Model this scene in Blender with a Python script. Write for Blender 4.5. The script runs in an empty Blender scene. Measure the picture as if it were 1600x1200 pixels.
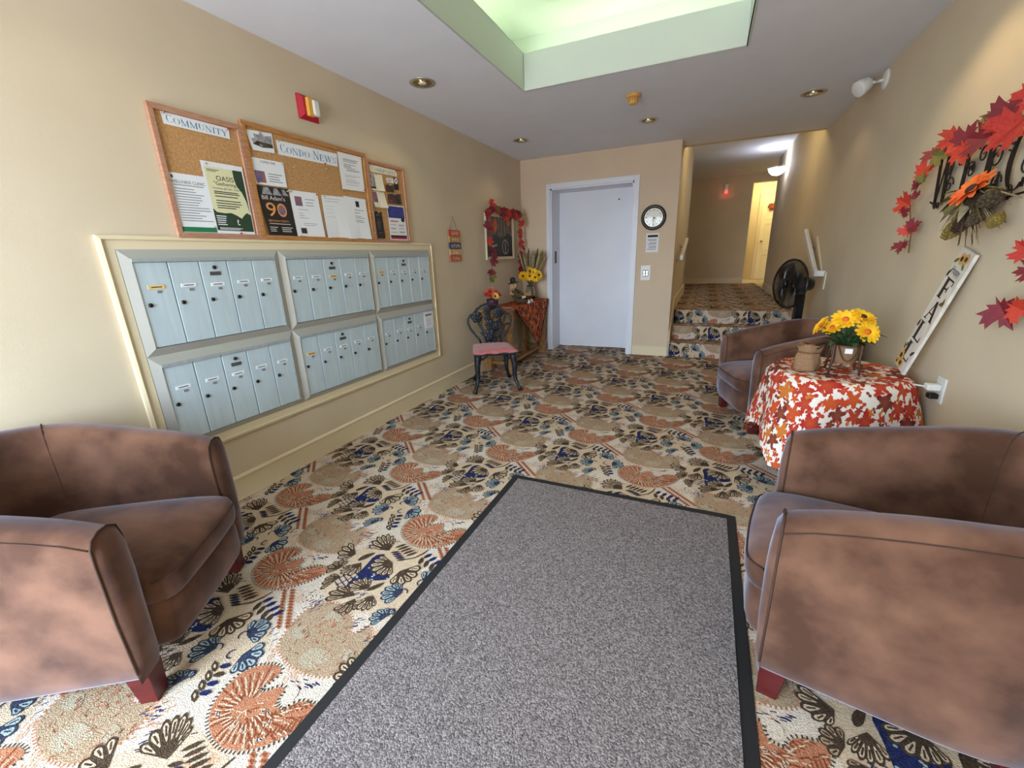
import bpy, bmesh, math, random
from mathutils import Vector, Matrix
sc = bpy.context.scene
COL = sc.collection
random.seed(7)
PI = math.pi

# ------------------------------------------------------------------ camera
CAMP = Vector((0.0, 0.0, 1.3))
YAW, PITCH, ROLL, FPX = -0.429073, -0.293068, -0.034911, 655.519
_cy, _sy, _cp, _sp = math.cos(YAW), math.sin(YAW), math.cos(PITCH), math.sin(PITCH)
_f = Vector((_sy*_cp, _cy*_cp, _sp)); _r = Vector((_cy, -_sy, 0)); _u = _r.cross(_f)
_cr, _sr = math.cos(ROLL), math.sin(ROLL)
_r2 = _cr*_r + _sr*_u; _u2 = -_sr*_r + _cr*_u
cd = bpy.data.cameras.new('camera'); cd.sensor_width = 36; cd.sensor_fit = 'HORIZONTAL'
cd.lens = FPX*36/1600; cd.clip_start = 0.02; cd.clip_end = 200
cam = bpy.data.objects.new('camera', cd); COL.objects.link(cam); sc.camera = cam
cam.matrix_world = Matrix(((_r2.x, _u2.x, -_f.x, CAMP.x), (_r2.y, _u2.y, -_f.y, CAMP.y), (_r2.z, _u2.z, -_f.z, CAMP.z), (0, 0, 0, 1)))

# ------------------------------------------------------------------ room numbers (metres)
XL, XR, YB, H = -2.369, 1.0605, 5.678, 2.5135
XC = -0.371            # left side of the hall opening
YF = -1.5             # glazed entrance wall behind the camera
YH = 6.03              # lobby ceiling ends here, the hall ceiling is higher
HZ, HC = 0.53, 2.88    # hall floor and hall ceiling
YE = 11.5              # end wall of the hall
TL, TR, TY, TY0 = -1.391, 0.112, 3.45, 0.55   # raised ceiling tray

# ------------------------------------------------------------------ world, light, exposure
w = bpy.data.worlds.new('world'); sc.world = w; w.use_nodes = True
nt = w.node_tree; nt.nodes.clear()
wo = nt.nodes.new('ShaderNodeOutputWorld'); bg = nt.nodes.new('ShaderNodeBackground')
tc = nt.nodes.new('ShaderNodeTexCoord'); sx = nt.nodes.new('ShaderNodeSeparateXYZ'); rp = nt.nodes.new('ShaderNodeValToRGB')
nt.links.new(tc.outputs['Generated'], sx.inputs[0])
mr = nt.nodes.new('ShaderNodeMapRange'); mr.inputs[1].default_value = -1; mr.inputs[2].default_value = 1
nt.links.new(sx.outputs['Z'], mr.inputs[0]); nt.links.new(mr.outputs[0], rp.inputs[0])
rp.color_ramp.elements[0].position = 0.47; rp.color_ramp.elements[0].color = (0.40, 0.42, 0.46, 1)   # ground
rp.color_ramp.elements[1].position = 0.52; rp.color_ramp.elements[1].color = (0.68, 0.83, 1.0, 1)     # overcast sky
nt.links.new(rp.outputs[0], bg.inputs[0]); bg.inputs[1].default_value = 33.0
nt.links.new(bg.outputs[0], wo.inputs[0])

def add_light(name, kind, loc, energy, color, size=0.1, size_y=None, aim=None, spot=None, blend=0.3, portal=False):
    l = bpy.data.lights.new(name, kind); l.color = color
    l.energy = energy
    if kind == 'AREA':
        l.size = size
        if size_y: l.shape = 'RECTANGLE'; l.size_y = size_y
        if portal: l.cycles.is_portal = True
    else:
        l.shadow_soft_size = size
    if kind == 'SPOT': l.spot_size = spot; l.spot_blend = blend
    o = bpy.data.objects.new(name, l); o.location = loc; COL.objects.link(o)
    if aim is not None: o.rotation_euler = (Vector(aim)-Vector(loc)).to_track_quat('-Z', 'Y').to_euler()
    return o
GX0, GX1, GZ1 = -2.08, -0.55, 2.3     # glazed entrance opening
add_light('window_portal', 'AREA', ((GX0+GX1)/2, YF-0.05, GZ1/2+0.03), 10, (1, 1, 1), GX1-GX0, GZ1-0.06, aim=((GX0+GX1)/2, 5, GZ1/2+0.03), portal=True)

sc.view_settings.view_transform = 'Standard'; sc.view_settings.look = 'None'
sc.view_settings.gamma = 1.0; sc.view_settings.use_curve_mapping = False
sc.view_settings.exposure = 0.0
sc.cycles.max_bounces = 10; sc.cycles.diffuse_bounces = 6; sc.cycles.use_denoising = True
sc.cycles.sample_clamp_indirect = 6.0

# ------------------------------------------------------------------ materials
def lin(c):
    out = []
    for v in c[:3]:
        v = v/255.0
        out.append(v/12.92 if v <= 0.04045 else ((v+0.055)/1.055)**2.4)
    return (*out, 1.0)
MATS = {}
def mat(name, rgb, rough=0.6, metal=0.0, rgb2=None, scale=20.0, bump=0.0, bscale=None, sheen=0.0, spec=0.5, emit=0.0, coat=0.0, trans=0.0, alpha=1.0, detail=3.0, mixpos=(0.35, 0.65), stretch=None, sheen_tint=None):
    m = bpy.data.materials.new(name); m.use_nodes = True
    n = m.node_tree; b = n.nodes['Principled BSDF']
    b.inputs['Base Color'].default_value = lin(rgb); b.inputs['Roughness'].default_value = rough
    b.inputs['Metallic'].default_value = metal; b.inputs['Specular IOR Level'].default_value = spec
    if sheen:
        b.inputs['Sheen Weight'].default_value = sheen; b.inputs['Sheen Roughness'].default_value = 0.45
        if sheen_tint: b.inputs['Sheen Tint'].default_value = lin(sheen_tint)
    if coat: b.inputs['Coat Weight'].default_value = coat
    if trans: b.inputs['Transmission Weight'].default_value = trans
    if alpha < 1: b.inputs['Alpha'].default_value = alpha
    if emit:
        b.inputs['Emission Color'].default_value = lin(rgb); b.inputs['Emission Strength'].default_value = emit
    if rgb2 or bump:
        t = n.nodes.new('ShaderNodeTexCoord'); mp = n.nodes.new('ShaderNodeMapping')
        n.links.new(t.outputs['Object'], mp.inputs[0])
        if stretch: mp.inputs['Scale'].default_value = stretch
        nz = n.nodes.new('ShaderNodeTexNoise'); nz.inputs['Scale'].default_value = scale; nz.inputs['Detail'].default_value = detail
        n.links.new(mp.outputs[0], nz.inputs['Vector'])
        if rgb2:
            cr = n.nodes.new('ShaderNodeValToRGB')
            cr.color_ramp.elements[0].position, cr.color_ramp.elements[1].position = mixpos
            cr.color_ramp.elements[0].color = lin(rgb); cr.color_ramp.elements[1].color = lin(rgb2)
            n.links.new(nz.outputs['Fac'], cr.inputs[0]); n.links.new(cr.outputs[0], b.inputs['Base Color'])
        if bump:
            src = nz
            if bscale:
                src = n.nodes.new('ShaderNodeTexNoise'); src.inputs['Scale'].default_value = bscale; src.inputs['Detail'].default_value = 2
                n.links.new(mp.outputs[0], src.inputs['Vector'])
            bp = n.nodes.new('ShaderNodeBump'); bp.inputs['Strength'].default_value = bump; bp.inputs['Distance'].default_value = 0.01
            n.links.new(src.outputs['Fac'], bp.inputs['Height']); n.links.new(bp.outputs[0], b.inputs['Normal'])
    MATS[name] = m
    return m
mat('wall_paint', (210, 195, 168), 0.75, rgb2=(206, 191, 163), scale=3, bump=0.04, bscale=220)
mat('back_paint', (214, 193, 166), 0.75, rgb2=(210, 189, 162), scale=3, bump=0.04, bscale=220)
mat('trim_paint', (222, 207, 172), 0.45)
mat('ceiling_paint', (226, 230, 240), 0.85, rgb2=(223, 227, 237), scale=4, bump=0.05, bscale=260)
mat('tray_paint', (206, 213, 206), 0.8)
mat('white_paint', (226, 228, 235), 0.4, rgb2=(220, 222, 230), scale=2)
mat('hall_door', (236, 226, 190), 0.45)
mat('aluminium', (190, 200, 204), 0.42, 0.5, rgb2=(178, 190, 194), scale=9, stretch=(1, 5, .5))
mat('aluminium_door', (204, 222, 228), 0.36, 0.25, rgb2=(196, 214, 221), scale=7, stretch=(1, 6, .6))
mat('aluminium_rail', (184, 184, 176), 0.4, 0.4)
mat('chrome', (210, 210, 210), 0.2, 1.0)
mat('black', (18, 17, 17), 0.45)
mat('ink', (36, 36, 40), 0.8)
mat('ink_grey', (120, 122, 128), 0.8)
mat('ink_blue', (52, 128, 170), 0.7)
mat('cork', (196, 152, 100), 0.9, rgb2=(176, 130, 80), scale=90, bump=0.15)
mat('oak', (190, 135, 78), 0.5, rgb2=(168, 112, 60), scale=18, stretch=(1, 1, 6))
mat('pink_oak', (186, 140, 112), 0.5, rgb2=(170, 122, 96), scale=18, stretch=(1, 1, 6))
mat('paper', (232, 234, 236), 0.7)
mat('paper_cream', (232, 226, 205), 0.7)
mat('yellow_tape', (230, 190, 110), 0.7)
mat('suede', (76, 50, 36), 0.85, rgb2=(118, 84, 65), scale=5.5, bump=0.06, bscale=300, sheen=0.5, spec=0.1, detail=7, mixpos=(0.38, 0.64), sheen_tint=(200, 208, 232))
mat('suede_seam', (66, 43, 32), 0.9)
mat('red_wood', (88, 24, 26), 0.35, rgb2=(72, 18, 20), scale=12, stretch=(1, 1, 5))
mat('rubber', (26, 26, 28), 0.7)
mat('iron', (26, 28, 32), 0.45, 0.3, rgb2=(42, 46, 52), scale=30, bump=0.2)
mat('iron_scroll', (28, 23, 20), 0.5, 0.4)
mat('pink_cushion', (190, 112, 110), 0.85, rgb2=(176, 98, 98), scale=26, sheen=0.3)
mat('pine', (172, 128, 74), 0.55, rgb2=(146, 102, 54), scale=14, stretch=(3, 1, 6))
mat('fire_red', (176, 26, 48), 0.4)
mat('amber', (222, 166, 70), 0.5)
mat('lens', (225, 225, 215), 0.15, coat=0.5)
mat('gold_reflector', (196, 168, 110), 0.18, 0.95)
mat('detector', (214, 166, 84), 0.5)
mat('fan_plastic', (20, 19, 19), 0.25)
mat('fan_blade', (48, 47, 46), 0.2, alpha=0.85)
mat('white_plastic', (226, 226, 222), 0.4)
mat('petal_yellow', (250, 206, 30), 0.6, rgb2=(244, 182, 14), scale=30)
mat('petal_orange', (236, 120, 36), 0.6, rgb2=(226, 84, 30), scale=40)
mat('flower_heart', (216, 104, 30), 0.7)
mat('flower_dark', (56, 34, 20), 0.8)
mat('leaf_green', (52, 96, 46), 0.6, rgb2=(38, 74, 36), scale=30)
mat('leaf_red', (168, 32, 34), 0.65, rgb2=(188, 56, 36), scale=22)
mat('leaf_orange', (196, 68, 36), 0.65, rgb2=(176, 42, 34), scale=22)
mat('leaf_maroon', (98, 22, 34), 0.65, rgb2=(132, 28, 40), scale=22)
mat('leaf_olive', (120, 116, 50), 0.65, rgb2=(92, 88, 40), scale=22)
mat('stem_brown', (110, 74, 40), 0.7)
mat('dried_grass', (168, 154, 116), 0.8, rgb2=(126, 112, 84), scale=40)
mat('dried_dark', (84, 68, 44), 0.85, rgb2=(58, 46, 32), scale=50)
mat('husk', (132, 112, 44), 0.8, rgb2=(100, 82, 34), scale=40)
mat('burlap', (150, 116, 84), 0.95, rgb2=(132, 100, 72), scale=120, bump=0.3)
mat('wire_brown', (84, 62, 46), 0.6, 0.3)
mat('soil', (46, 34, 26), 0.95)
mat('glass', (235, 240, 240), 0.05, trans=1.0, spec=0.5)
mat('pot_purple', (66, 34, 56), 0.5)
mat('white_wood', (222, 216, 204), 0.65, rgb2=(204, 196, 182), scale=10, stretch=(2, 8, 1))
mat('letter_brown', (48, 34, 30), 0.6)
mat('clock_face', (222, 218, 198), 0.35, coat=0.3)
mat('dark_wood', (40, 26, 20), 0.3)
mat('plate_metal', (200, 198, 190), 0.3, 0.8)
mat('dark_plate', (92, 92, 90), 0.5, 0.4)
mat('sign_red', (196, 86, 62), 0.7); mat('sign_tan', (186, 142, 82), 0.7); mat('sign_blue', (54, 78, 112), 0.7); mat('sign_cream', (206, 160, 110), 0.7); mat('sign_rust', (190, 96, 70), 0.7)
mat('sign_ink', (238, 214, 176), 0.7)
mat('picture_dark', (58, 58, 56), 0.5, rgb2=(120, 108, 92), scale=9, detail=6, stretch=(1, 4, 1))
mat('frame_cream', (216, 200, 168), 0.5)
mat('doll_tan', (190, 150, 108), 0.9); mat('doll_olive', (78, 66, 40), 0.9); mat('doll_white', (220, 210, 196), 0.9); mat('doll_skin', (222, 188, 156), 0.9)
mat('poster_green', (44, 66, 46), 0.5); mat('poster_cream', (222, 220, 176), 0.6); mat('green_band', (30, 120, 76), 0.6)
mat('poster_black', (30, 28, 28), 0.5, rgb2=(44, 40, 38), scale=12); mat('poster_gold', (222, 150, 84), 0.6); mat('poster_white', (236, 228, 214), 0.6)
mat('photo_grey', (126, 122, 126), 0.5, rgb2=(176, 176, 182), scale=40); mat('photo_blue', (64, 96, 150), 0.5, rgb2=(170, 96, 66), scale=34)
mat('poster_navy', (34, 42, 108), 0.5, rgb2=(60, 70, 150), scale=16); mat('crimson', (168, 30, 54), 0.6); mat('photo_dark', (40, 34, 34), 0.5, rgb2=(84, 70, 56), scale=30)
mat('globe', (236, 240, 255), 0.3, emit=9.0)
mat('tube_light', (236, 252, 208), 0.3, emit=15.0)
mat('lit_lamp', (255, 205, 130), 0.3, emit=8.0)
mat('red_glow', (255, 60, 60), 0.3, emit=2.5)

# two-scale speckle for floor coverings
def weave(name, c1, c2, c3, scale, bump):
    m = bpy.data.materials.new(name); m.use_nodes = True; n = m.node_tree; b = n.nodes['Principled BSDF']
    b.inputs['Roughness'].default_value = 0.95; b.inputs['Specular IOR Level'].default_value = 0.1
    t = n.nodes.new('ShaderNodeTexCoord'); v = n.nodes.new('ShaderNodeTexVoronoi'); v.inputs['Scale'].default_value = scale
    n.links.new(t.outputs['Object'], v.inputs['Vector'])
    s = n.nodes.new('ShaderNodeSeparateColor'); n.links.new(v.outputs['Color'], s.inputs[0])
    cr = n.nodes.new('ShaderNodeValToRGB'); cr.color_ramp.elements[0].color = lin(c1); cr.color_ramp.elements[1].color = lin(c3)
    e = cr.color_ramp.elements.new(0.5); e.color = lin(c2)
    n.links.new(s.outputs[0], cr.inputs[0]); n.links.new(cr.outputs[0], b.inputs['Base Color'])
    bp = n.nodes.new('ShaderNodeBump'); bp.inputs['Strength'].default_value = bump; bp.inputs['Distance'].default_value = 0.003; bp.invert = True
    n.links.new(v.outputs['Distance'], bp.inputs['Height']); n.links.new(bp.outputs[0], b.inputs['Normal'])
    MATS[name] = m
weave('mat_weave', (88, 81, 81), (124, 116, 115), (156, 148, 146), 210, 0.8)
weave('carpet_cream', (192, 178, 160), (208, 195, 178), (220, 208, 194), 260, 0.6)
weave('carpet_orange', (158, 102, 74), (176, 118, 88), (188, 132, 102), 260, 0.6)
weave('carpet_rust', (116, 58, 38), (134, 70, 46), (146, 84, 58), 260, 0.6)
weave('carpet_tan', (152, 128, 102), (168, 145, 118), (180, 158, 132), 260, 0.6)
weave('carpet_brown', (58, 46, 36), (72, 58, 46), (86, 72, 58), 260, 0.6)
weave('carpet_blue', (26, 30, 62), (36, 42, 84), (50, 56, 100), 260, 0.6)
weave('carpet_sky', (140, 154, 152), (158, 172, 168), (174, 186, 180), 260, 0.6)
weave('carpet_sand', (188, 164, 136), (202, 180, 152), (212, 192, 166), 260, 0.6)
weave('carpet_teal', (156, 142, 118), (172, 158, 134), (184, 172, 150), 260, 0.6)
weave('carpet_navy', (40, 46, 62), (52, 60, 80), (66, 74, 94), 260, 0.6)
weave('carpet_peach', (198, 148, 116), (212, 164, 132), (222, 178, 148), 260, 0.6)
# ------------------------------------------------------------------ helpers
def V(*a): return Vector(a)
def basis(fwd, up=(0, 0, 1)):
    z = Vector(fwd).normalized(); u = Vector(up)
    if abs(z.dot(u)) > 0.98: u = Vector((0, 1, 0))
    x = u.cross(z).normalized(); y = z.cross(x)
    return x, y, z
class MB:
    """collects shapes, links them as ONE mesh object"""
    def __init__(s): s.v = []; s.f = []; s.mi = []; s.cur = 0
    def add(s, vs, fs):
        k = len(s.v); s.v.extend([tuple(p) for p in vs]); s.f.extend([tuple(i+k for i in f) for f in fs]); s.mi.extend([s.cur]*len(fs)); return s
    def box(s, x0, x1, y0, y1, z0, z1, M=None):
        vs = [V(x, y, z) for x in (x0, x1) for y in (y0, y1) for z in (z0, z1)]
        if M is not None: vs = [M @ p for p in vs]
        return s.add(vs, [(0, 1, 3, 2), (4, 6, 7, 5), (0, 4, 5, 1), (2, 3, 7, 6), (0, 2, 6, 4), (1, 5, 7, 3)])
    def tube(s, pts, r, n=8, cap=True, closed=False):
        pts = [Vector(p) for p in pts]; N = len(pts)
        rs = r if isinstance(r, (list, tuple)) else [r]*N
        vs = []; fs = []; px = None
        for i, p in enumerate(pts):
            a = pts[i-1] if (i > 0 or closed) else p; b = pts[(i+1) % N] if (i < N-1 or closed) else p
            d = (b-a)
            d = d.normalized() if d.length > 1e-9 else V(0, 0, 1)
            if px is None: x, y, _ = basis(d)
            else:
                x = px - d*px.dot(d)
                x = x.normalized() if x.length > 1e-6 else basis(d)[0]
                y = d.cross(x)
            px = x
            for k in range(n):
                t = 2*PI*k/n; vs.append(p + (x*math.cos(t)+y*math.sin(t))*rs[i])
        for i in range(N if closed else N-1):
            for k in range(n):
                a0 = i*n+k; a1 = i*n+(k+1) % n; j = (i+1) % N
                fs.append((a0, a1, j*n+(k+1) % n, j*n+k))
        if cap and not closed:
            fs.append(tuple(range(n-1, -1, -1))); fs.append(tuple((N-1)*n+k for k in range(n)))
        return s.add(vs, fs)
    def lathe(s, prof, c=(0, 0, 0), n=24, axis=None, cap=True):
        c = Vector(c); X, Y, Z = basis(axis) if axis is not None else (V(1, 0, 0), V(0, 1, 0), V(0, 0, 1))
        vs = []; fs = []
        for r, z in prof:
            for k in range(n):
                t = 2*PI*k/n; vs.append(c + X*(r*math.cos(t)) + Y*(r*math.sin(t)) + Z*z)
        for i in range(len(prof)-1):
            for k in range(n): fs.append((i*n+k, i*n+(k+1) % n, (i+1)*n+(k+1) % n, (i+1)*n+k))
        if cap:
            fs.append(tuple(range(n-1, -1, -1))); fs.append(tuple((len(prof)-1)*n+k for k in range(n)))
        return s.add(vs, fs)
    def prism(s, poly, O, X, Y, depth):
        """polygon in plane (O; X, Y) extruded by vector depth"""
        O, X, Y, D = Vector(O), Vector(X), Vector(Y), Vector(depth); n = len(poly)
        vs = [O+X*a+Y*b for a, b in poly] + [O+X*a+Y*b+D for a, b in poly]
        fs = [tuple(range(n-1, -1, -1)), tuple(range(n, 2*n))] + [(i, (i+1) % n, n+(i+1) % n, n+i) for i in range(n)]
        return s.add(vs, fs)
    def flat(s, poly, O, X, Y):
        O, X, Y = Vector(O), Vector(X), Vector(Y)
        return s.add([O+X*a+Y*b for a, b in poly], [tuple(range(len(poly)))])
    def ball(s, c, r, n=10, m=6, M=None):
        c = Vector(c); rx, ry, rz = r if isinstance(r, (tuple, list)) else (r, r, r)
        vs = []; fs = []
        for i in range(m+1):
            a = -PI/2+PI*i/m
            for k in range(n):
                t = 2*PI*k/n; p = V(rx*math.cos(a)*math.cos(t), ry*math.cos(a)*math.sin(t), rz*math.sin(a))
                vs.append(c + ((M @ p) if M is not None else p))
        for i in range(m):
            for k in range(n): fs.append((i*n+k, i*n+(k+1) % n, (i+1)*n+(k+1) % n, (i+1)*n+k))
        return s.add(vs, fs)
    def build(s, name, m, parent=None, smooth=False, bevel=0.0, bseg=2, M=None, angle=None):
        me = bpy.data.meshes.new(name); me.from_pydata(s.v if M is None else [tuple(M @ Vector(p)) for p in s.v], [], s.f)
        for q in ([m] if isinstance(m, str) else m): me.materials.append(MATS[q])
        if len(set(s.mi)) > 1: me.polygons.foreach_set('material_index', s.mi)
        if bevel:
            bm = bmesh.new(); bm.from_mesh(me); bmesh.ops.remove_doubles(bm, verts=bm.verts, dist=1e-5)
            ed = [e for e in bm.edges if len(e.link_faces) == 2 and e.calc_face_angle(0) > 0.5]
            bmesh.ops.bevel(bm, geom=ed, offset=bevel, segments=bseg, profile=0.5, affect='EDGES', clamp_overlap=True)
            bm.to_mesh(me); bm.free()
        if smooth:
            me.polygons.foreach_set('use_smooth', [True]*len(me.polygons))
            if angle is not None: me.set_sharp_from_angle(angle=angle)
        me.update()
        o = bpy.data.objects.new(name, me); COL.objects.link(o)
        if parent is not None: o.parent = parent
        return o
def thing(name, label, cat, loc=(0, 0, 0), rz=0.0, group=None):
    o = bpy.data.objects.new(name, None); COL.objects.link(o); o.empty_display_size = 0.05
    o.location = loc; o.rotation_euler = (0, 0, rz); o['label'] = label; o['category'] = cat
    if group: o['group'] = group
    return o
def tag(o, label, cat, group=None):
    o['label'] = label; o['category'] = cat
    if group: o['group'] = group
    return o
def struct(o, label=None, cat=None):
    o['kind'] = 'structure'
    if label: o['label'] = label
    if cat: o['category'] = cat
    return o
def bx(name, m, x0, x1, y0, y1, z0, z1, parent=None, bevel=0.0):
    return MB().box(x0, x1, y0, y1, z0, z1).build(name, m, parent, bevel=bevel)
def dup(src, parent=None, loc=None, rot=None):
    o = src.copy(); COL.objects.link(o)
    if parent is not None: o.parent = parent
    if loc is not None: o.location = loc
    if rot is not None: o.rotation_euler = rot
    return o

# ---- plain lettering from the built-in font, evaluated once
WORDS = {}
def prep_words(words):
    obs = []
    for s_ in words:
        c = bpy.data.curves.new('t', 'FONT'); c.body = s_; c.size = 1.0; c.resolution_u = 3
        o = bpy.data.objects.new('t', c); COL.objects.link(o); obs.append((s_, o, c))
    bpy.context.view_layer.update(); dg = bpy.context.evaluated_depsgraph_get()
    for s_, o, c in obs:
        me = bpy.data.meshes.new_from_object(o.evaluated_get(dg))
        vs = [(v.co.x, v.co.y) for v in me.vertices]; fs = [tuple(p.vertices) for p in me.polygons]
        if vs:
            x0 = min(a for a, b in vs); x1 = max(a for a, b in vs); y0 = min(b for a, b in vs); y1 = max(b for a, b in vs)
            WORDS[s_] = ([((a-x0)/(x1-x0), (b-y0)/(y1-y0)) for a, b in vs], fs)
        bpy.data.meshes.remove(me)
    for s_, o, c in obs:
        bpy.data.objects.remove(o); bpy.data.curves.remove(c)
def word(mb, s_, O, X, Y, w_, h_):
    vs, fs = WORDS[s_]; O, X, Y = Vector(O), Vector(X), Vector(Y)
    mb.add([O+X*(a*w_)+Y*(b*h_) for a, b in vs], fs)
prep_words(['WELLNESS CLINIC', 'OASIS', '"Gathering"', 'Thursdays @ 2:00 - 4:00pm', 'COFFEE TIME', "Bill Adam's", '90', 'BIRTHDAY PARTY', 'Happy', 'AUTUMN', 'LEAVES', 'falling', 'is', 'Calling', '12', '3', '6', '9'])

# ---- serif capitals with thick and thin strokes (unit height)
GL = {
 'C': (0.78, [('a', .42, .5, .36, .5, 50, 310, .10)], [(.66, .78, .66, .95), (.66, .05, .66, .2)]),
 'O': (0.86, [('a', .43, .5, .38, .5, 0, 360, .10)], []),
 'D': (0.82, [('l', .16, 0, .16, 1, .10), ('b', .16, .5, .58, .5, -90, 90, .10)], [(0.02, 0, .3, 0), (0.02, 1, .3, 1)]),
 'M': (1.05, [('l', .14, 0, .14, 1, .035), ('l', .14, 1, .52, 0, .10), ('l', .52, 0, .88, 1, .035), ('l', .88, 0, .88, 1, .11)], [(.02, 0, .26, 0), (.02, 1, .16, 1), (.74, 0, 1.02, 0), (.86, 1, 1.02, 1)]),
 'N': (0.90, [('l', .14, 0, .14, 1, .035), ('l', .14, 1, .74, 0, .11), ('l', .74, 0, .74, 1, .035)], [(.02, 0, .26, 0), (.02, 1, .2, 1), (.62, 1, .86, 1)]),
 'U': (0.86, [('l', .17, 1, .17, .3, .11), ('a', .43, .3, .26, .3, 180, 360, .06), ('l', .69, .3, .69, 1, .035)], [(.03, 1, .31, 1), (.58, 1, .8, 1)]),
 'I': (0.40, [('l', .2, 0, .2, 1, .11)], [(.06, 0, .34, 0), (.06, 1, .34, 1)]),
 'T': (0.78, [('l', .39, 0, .39, 1, .11), ('l', .04, .98, .74, .98, .04)], [(.25, 0, .53, 0), (.05, .8, .05, .98), (.73, .8, .73, .98)]),
 'Y': (0.84, [('l', .42, 0, .42, .45, .11), ('l', .1, 1, .42, .42, .11), ('l', .74, 1, .42, .42, .035)], [(.28, 0, .56, 0), (.0, 1, .24, 1), (.62, 1, .84, 1)]),
 'E': (0.74, [('l', .17, 0, .17, 1, .11), ('l', .17, .98, .64, .98, .04), ('l', .17, .5, .5, .5, .04), ('l', .17, .02, .66, .02, .04)], [(.03, 0, .2, 0), (.03, 1, .2, 1), (.64, .82, .64, 1), (.66, 0, .66, .2), (.5, .4, .5, .6)]),
 'W': (1.2, [('l', .12, 1, .36, 0, .11), ('l', .36, 0, .6, 1, .035), ('l', .6, 1, .84, 0, .11), ('l', .84, 0, 1.08, 1, .035)], [(.0, 1, .24, 1), (.48, 1, .7, 1), (.98, 1, 1.18, 1)]),
 'S': (0.66, [('a', .34, .745, .23, .24, 20, 235, .08), ('a', .32, .26, .25, .25, -160, 60, .08), ('l', .19, .57, .47, .44, .10)], [(.56, .76, .56, .96), (.08, .04, .08, .24)]),
 'F': (0.72, [('l', .18, 0, .18, 1, .15), ('l', .18, .97, .64, .97, .06), ('l', .18, .5, .46, .5, .06)], [(.02, 0, .36, 0), (.02, 1, .2, 1), (.63, .74, .63, 1), (.46, .36, .46, .64)]),
 'A': (0.90, [('l', .12, 0, .45, 1, .05), ('l', .45, 1, .76, 0, .15), ('l', .24, .34, .64, .34, .05)], [(.0, 0, .26, 0), (.6, 0, .92, 0)]),
 'L': (0.74, [('l', .18, 0, .18, 1, .15), ('l', .18, .03, .66, .03, .06)], [(.02, 0, .2, 0), (.02, 1, .36, 1), (.66, 0, .66, .28)]),
}
def serif(mb, text, O, X, Y, w_, h_, bold=1.0, depth=None, slant=0.0, big=1.0):
    O, X, Y = Vector(O), Vector(X), Vector(Y)
    tot = sum(GL[c][0]+.06 if c != ' ' else .4 for c in text); k = w_/tot; x = 0
    first = True
    def put(poly):
        pts = [(p[0]+slant*p[1], p[1]) for p in poly]
        if depth is None: mb.flat(pts, O, X, Y)
        else: mb.prism(pts, O, X, Y, depth)
    for c in text:
        if c == ' ': x += .4*k; first = True; continue
        wd, st, sf = GL[c]; sc_ = big if first else 1.0; first = False
        def seg(x0, y0, x1, y1, t):
            # t is measured along x for upright strokes, along y for level ones
            a = (x+x0*k, y0*h_*sc_); b = (x+x1*k, y1*h_*sc_); dx, dy = b[0]-a[0], b[1]-a[1]; L = math.hypot(dx, dy) or 1e-6
            n = (-dy/L, dx/L); hw = t*(k if abs(dy) > abs(dx) else h_)/2
            put([(a[0]+n[0]*hw, a[1]+n[1]*hw), (b[0]+n[0]*hw, b[1]+n[1]*hw), (b[0]-n[0]*hw, b[1]-n[1]*hw), (a[0]-n[0]*hw, a[1]-n[1]*hw)])
        for s_ in st:
            if s_[0] == 'l': seg(*s_[1:5], s_[5]*bold)
            else:
                _, cx, cy, rx, ry, a0, a1, t = s_; N = 16
                for i in range(N):
                    t0, t1 = [math.radians(a0+(a1-a0)*(i+q)/N) for q in (0, 1)]
                    def rim(t_, sgn):
                        wdt = t*bold*(0.25+0.75*abs(math.cos(t_)))/2
                        return (x+(cx+(rx-.05+sgn*wdt)*math.cos(t_))*k, (cy+(ry-.012+sgn*wdt*.25)*math.sin(t_))*h_*sc_)
                    put([rim(t0, 1), rim(t1, 1), rim(t1, -1), rim(t0, -1)])
        for (x0, y0, x1, y1) in sf: seg(x0, y0, x1, y1, .04*bold)
        x += (wd+.06)*k

def circle(cx, cy, r, n=20, ry=None):
    ry = r if ry is None else ry
    return [(cx+r*math.cos(2*PI*i/n), cy+ry*math.sin(2*PI*i/n)) for i in range(n)]
def rect(x0, y0, x1, y1): return [(x0, y0), (x1, y0), (x1, y1), (x0, y1)]
MAPLE = [(0, -.5), (.05, -.28), (.22, -.36), (.2, -.24), (.47, -.22), (.36, -.1), (.5, .08), (.4, .1), (.44, .26), (.26, .16), (.14, .12), (.2, .34), (.1, .3), (0, .52),
         (-.1, .3), (-.2, .34), (-.14, .12), (-.26, .16), (-.44, .26), (-.4, .1), (-.5, .08), (-.36, -.1), (-.47, -.22), (-.2, -.24), (-.22, -.36), (-.05, -.28)]
def maple_mesh(name, m, fold=0.25, curl=0.3, seed=0):
    rnd = random.Random(seed); vs = [V(0, -.02, 0.0)]; tw = rnd.uniform(-.25, .25)
    for x, y in MAPLE:
        vs.append(V(x, y, abs(x)*fold + curl*(y*y)*(.5+tw) - .25*curl*abs(x*y)))
    n = len(MAPLE)
    me = bpy.data.meshes.new(name); me.from_pydata([tuple(v) for v in vs], [], [(0, 1+i, 1+(i+1) % n) for i in range(n)]); me.materials.append(MATS[m]); me.update()
    return me
LEAVES = {c: [maple_mesh('maple_leaf', c, .2+.15*i, .3-.4*i, i) for i in range(2)] for c in ('leaf_red', 'leaf_orange', 'leaf_maroon', 'leaf_olive')}
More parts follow.
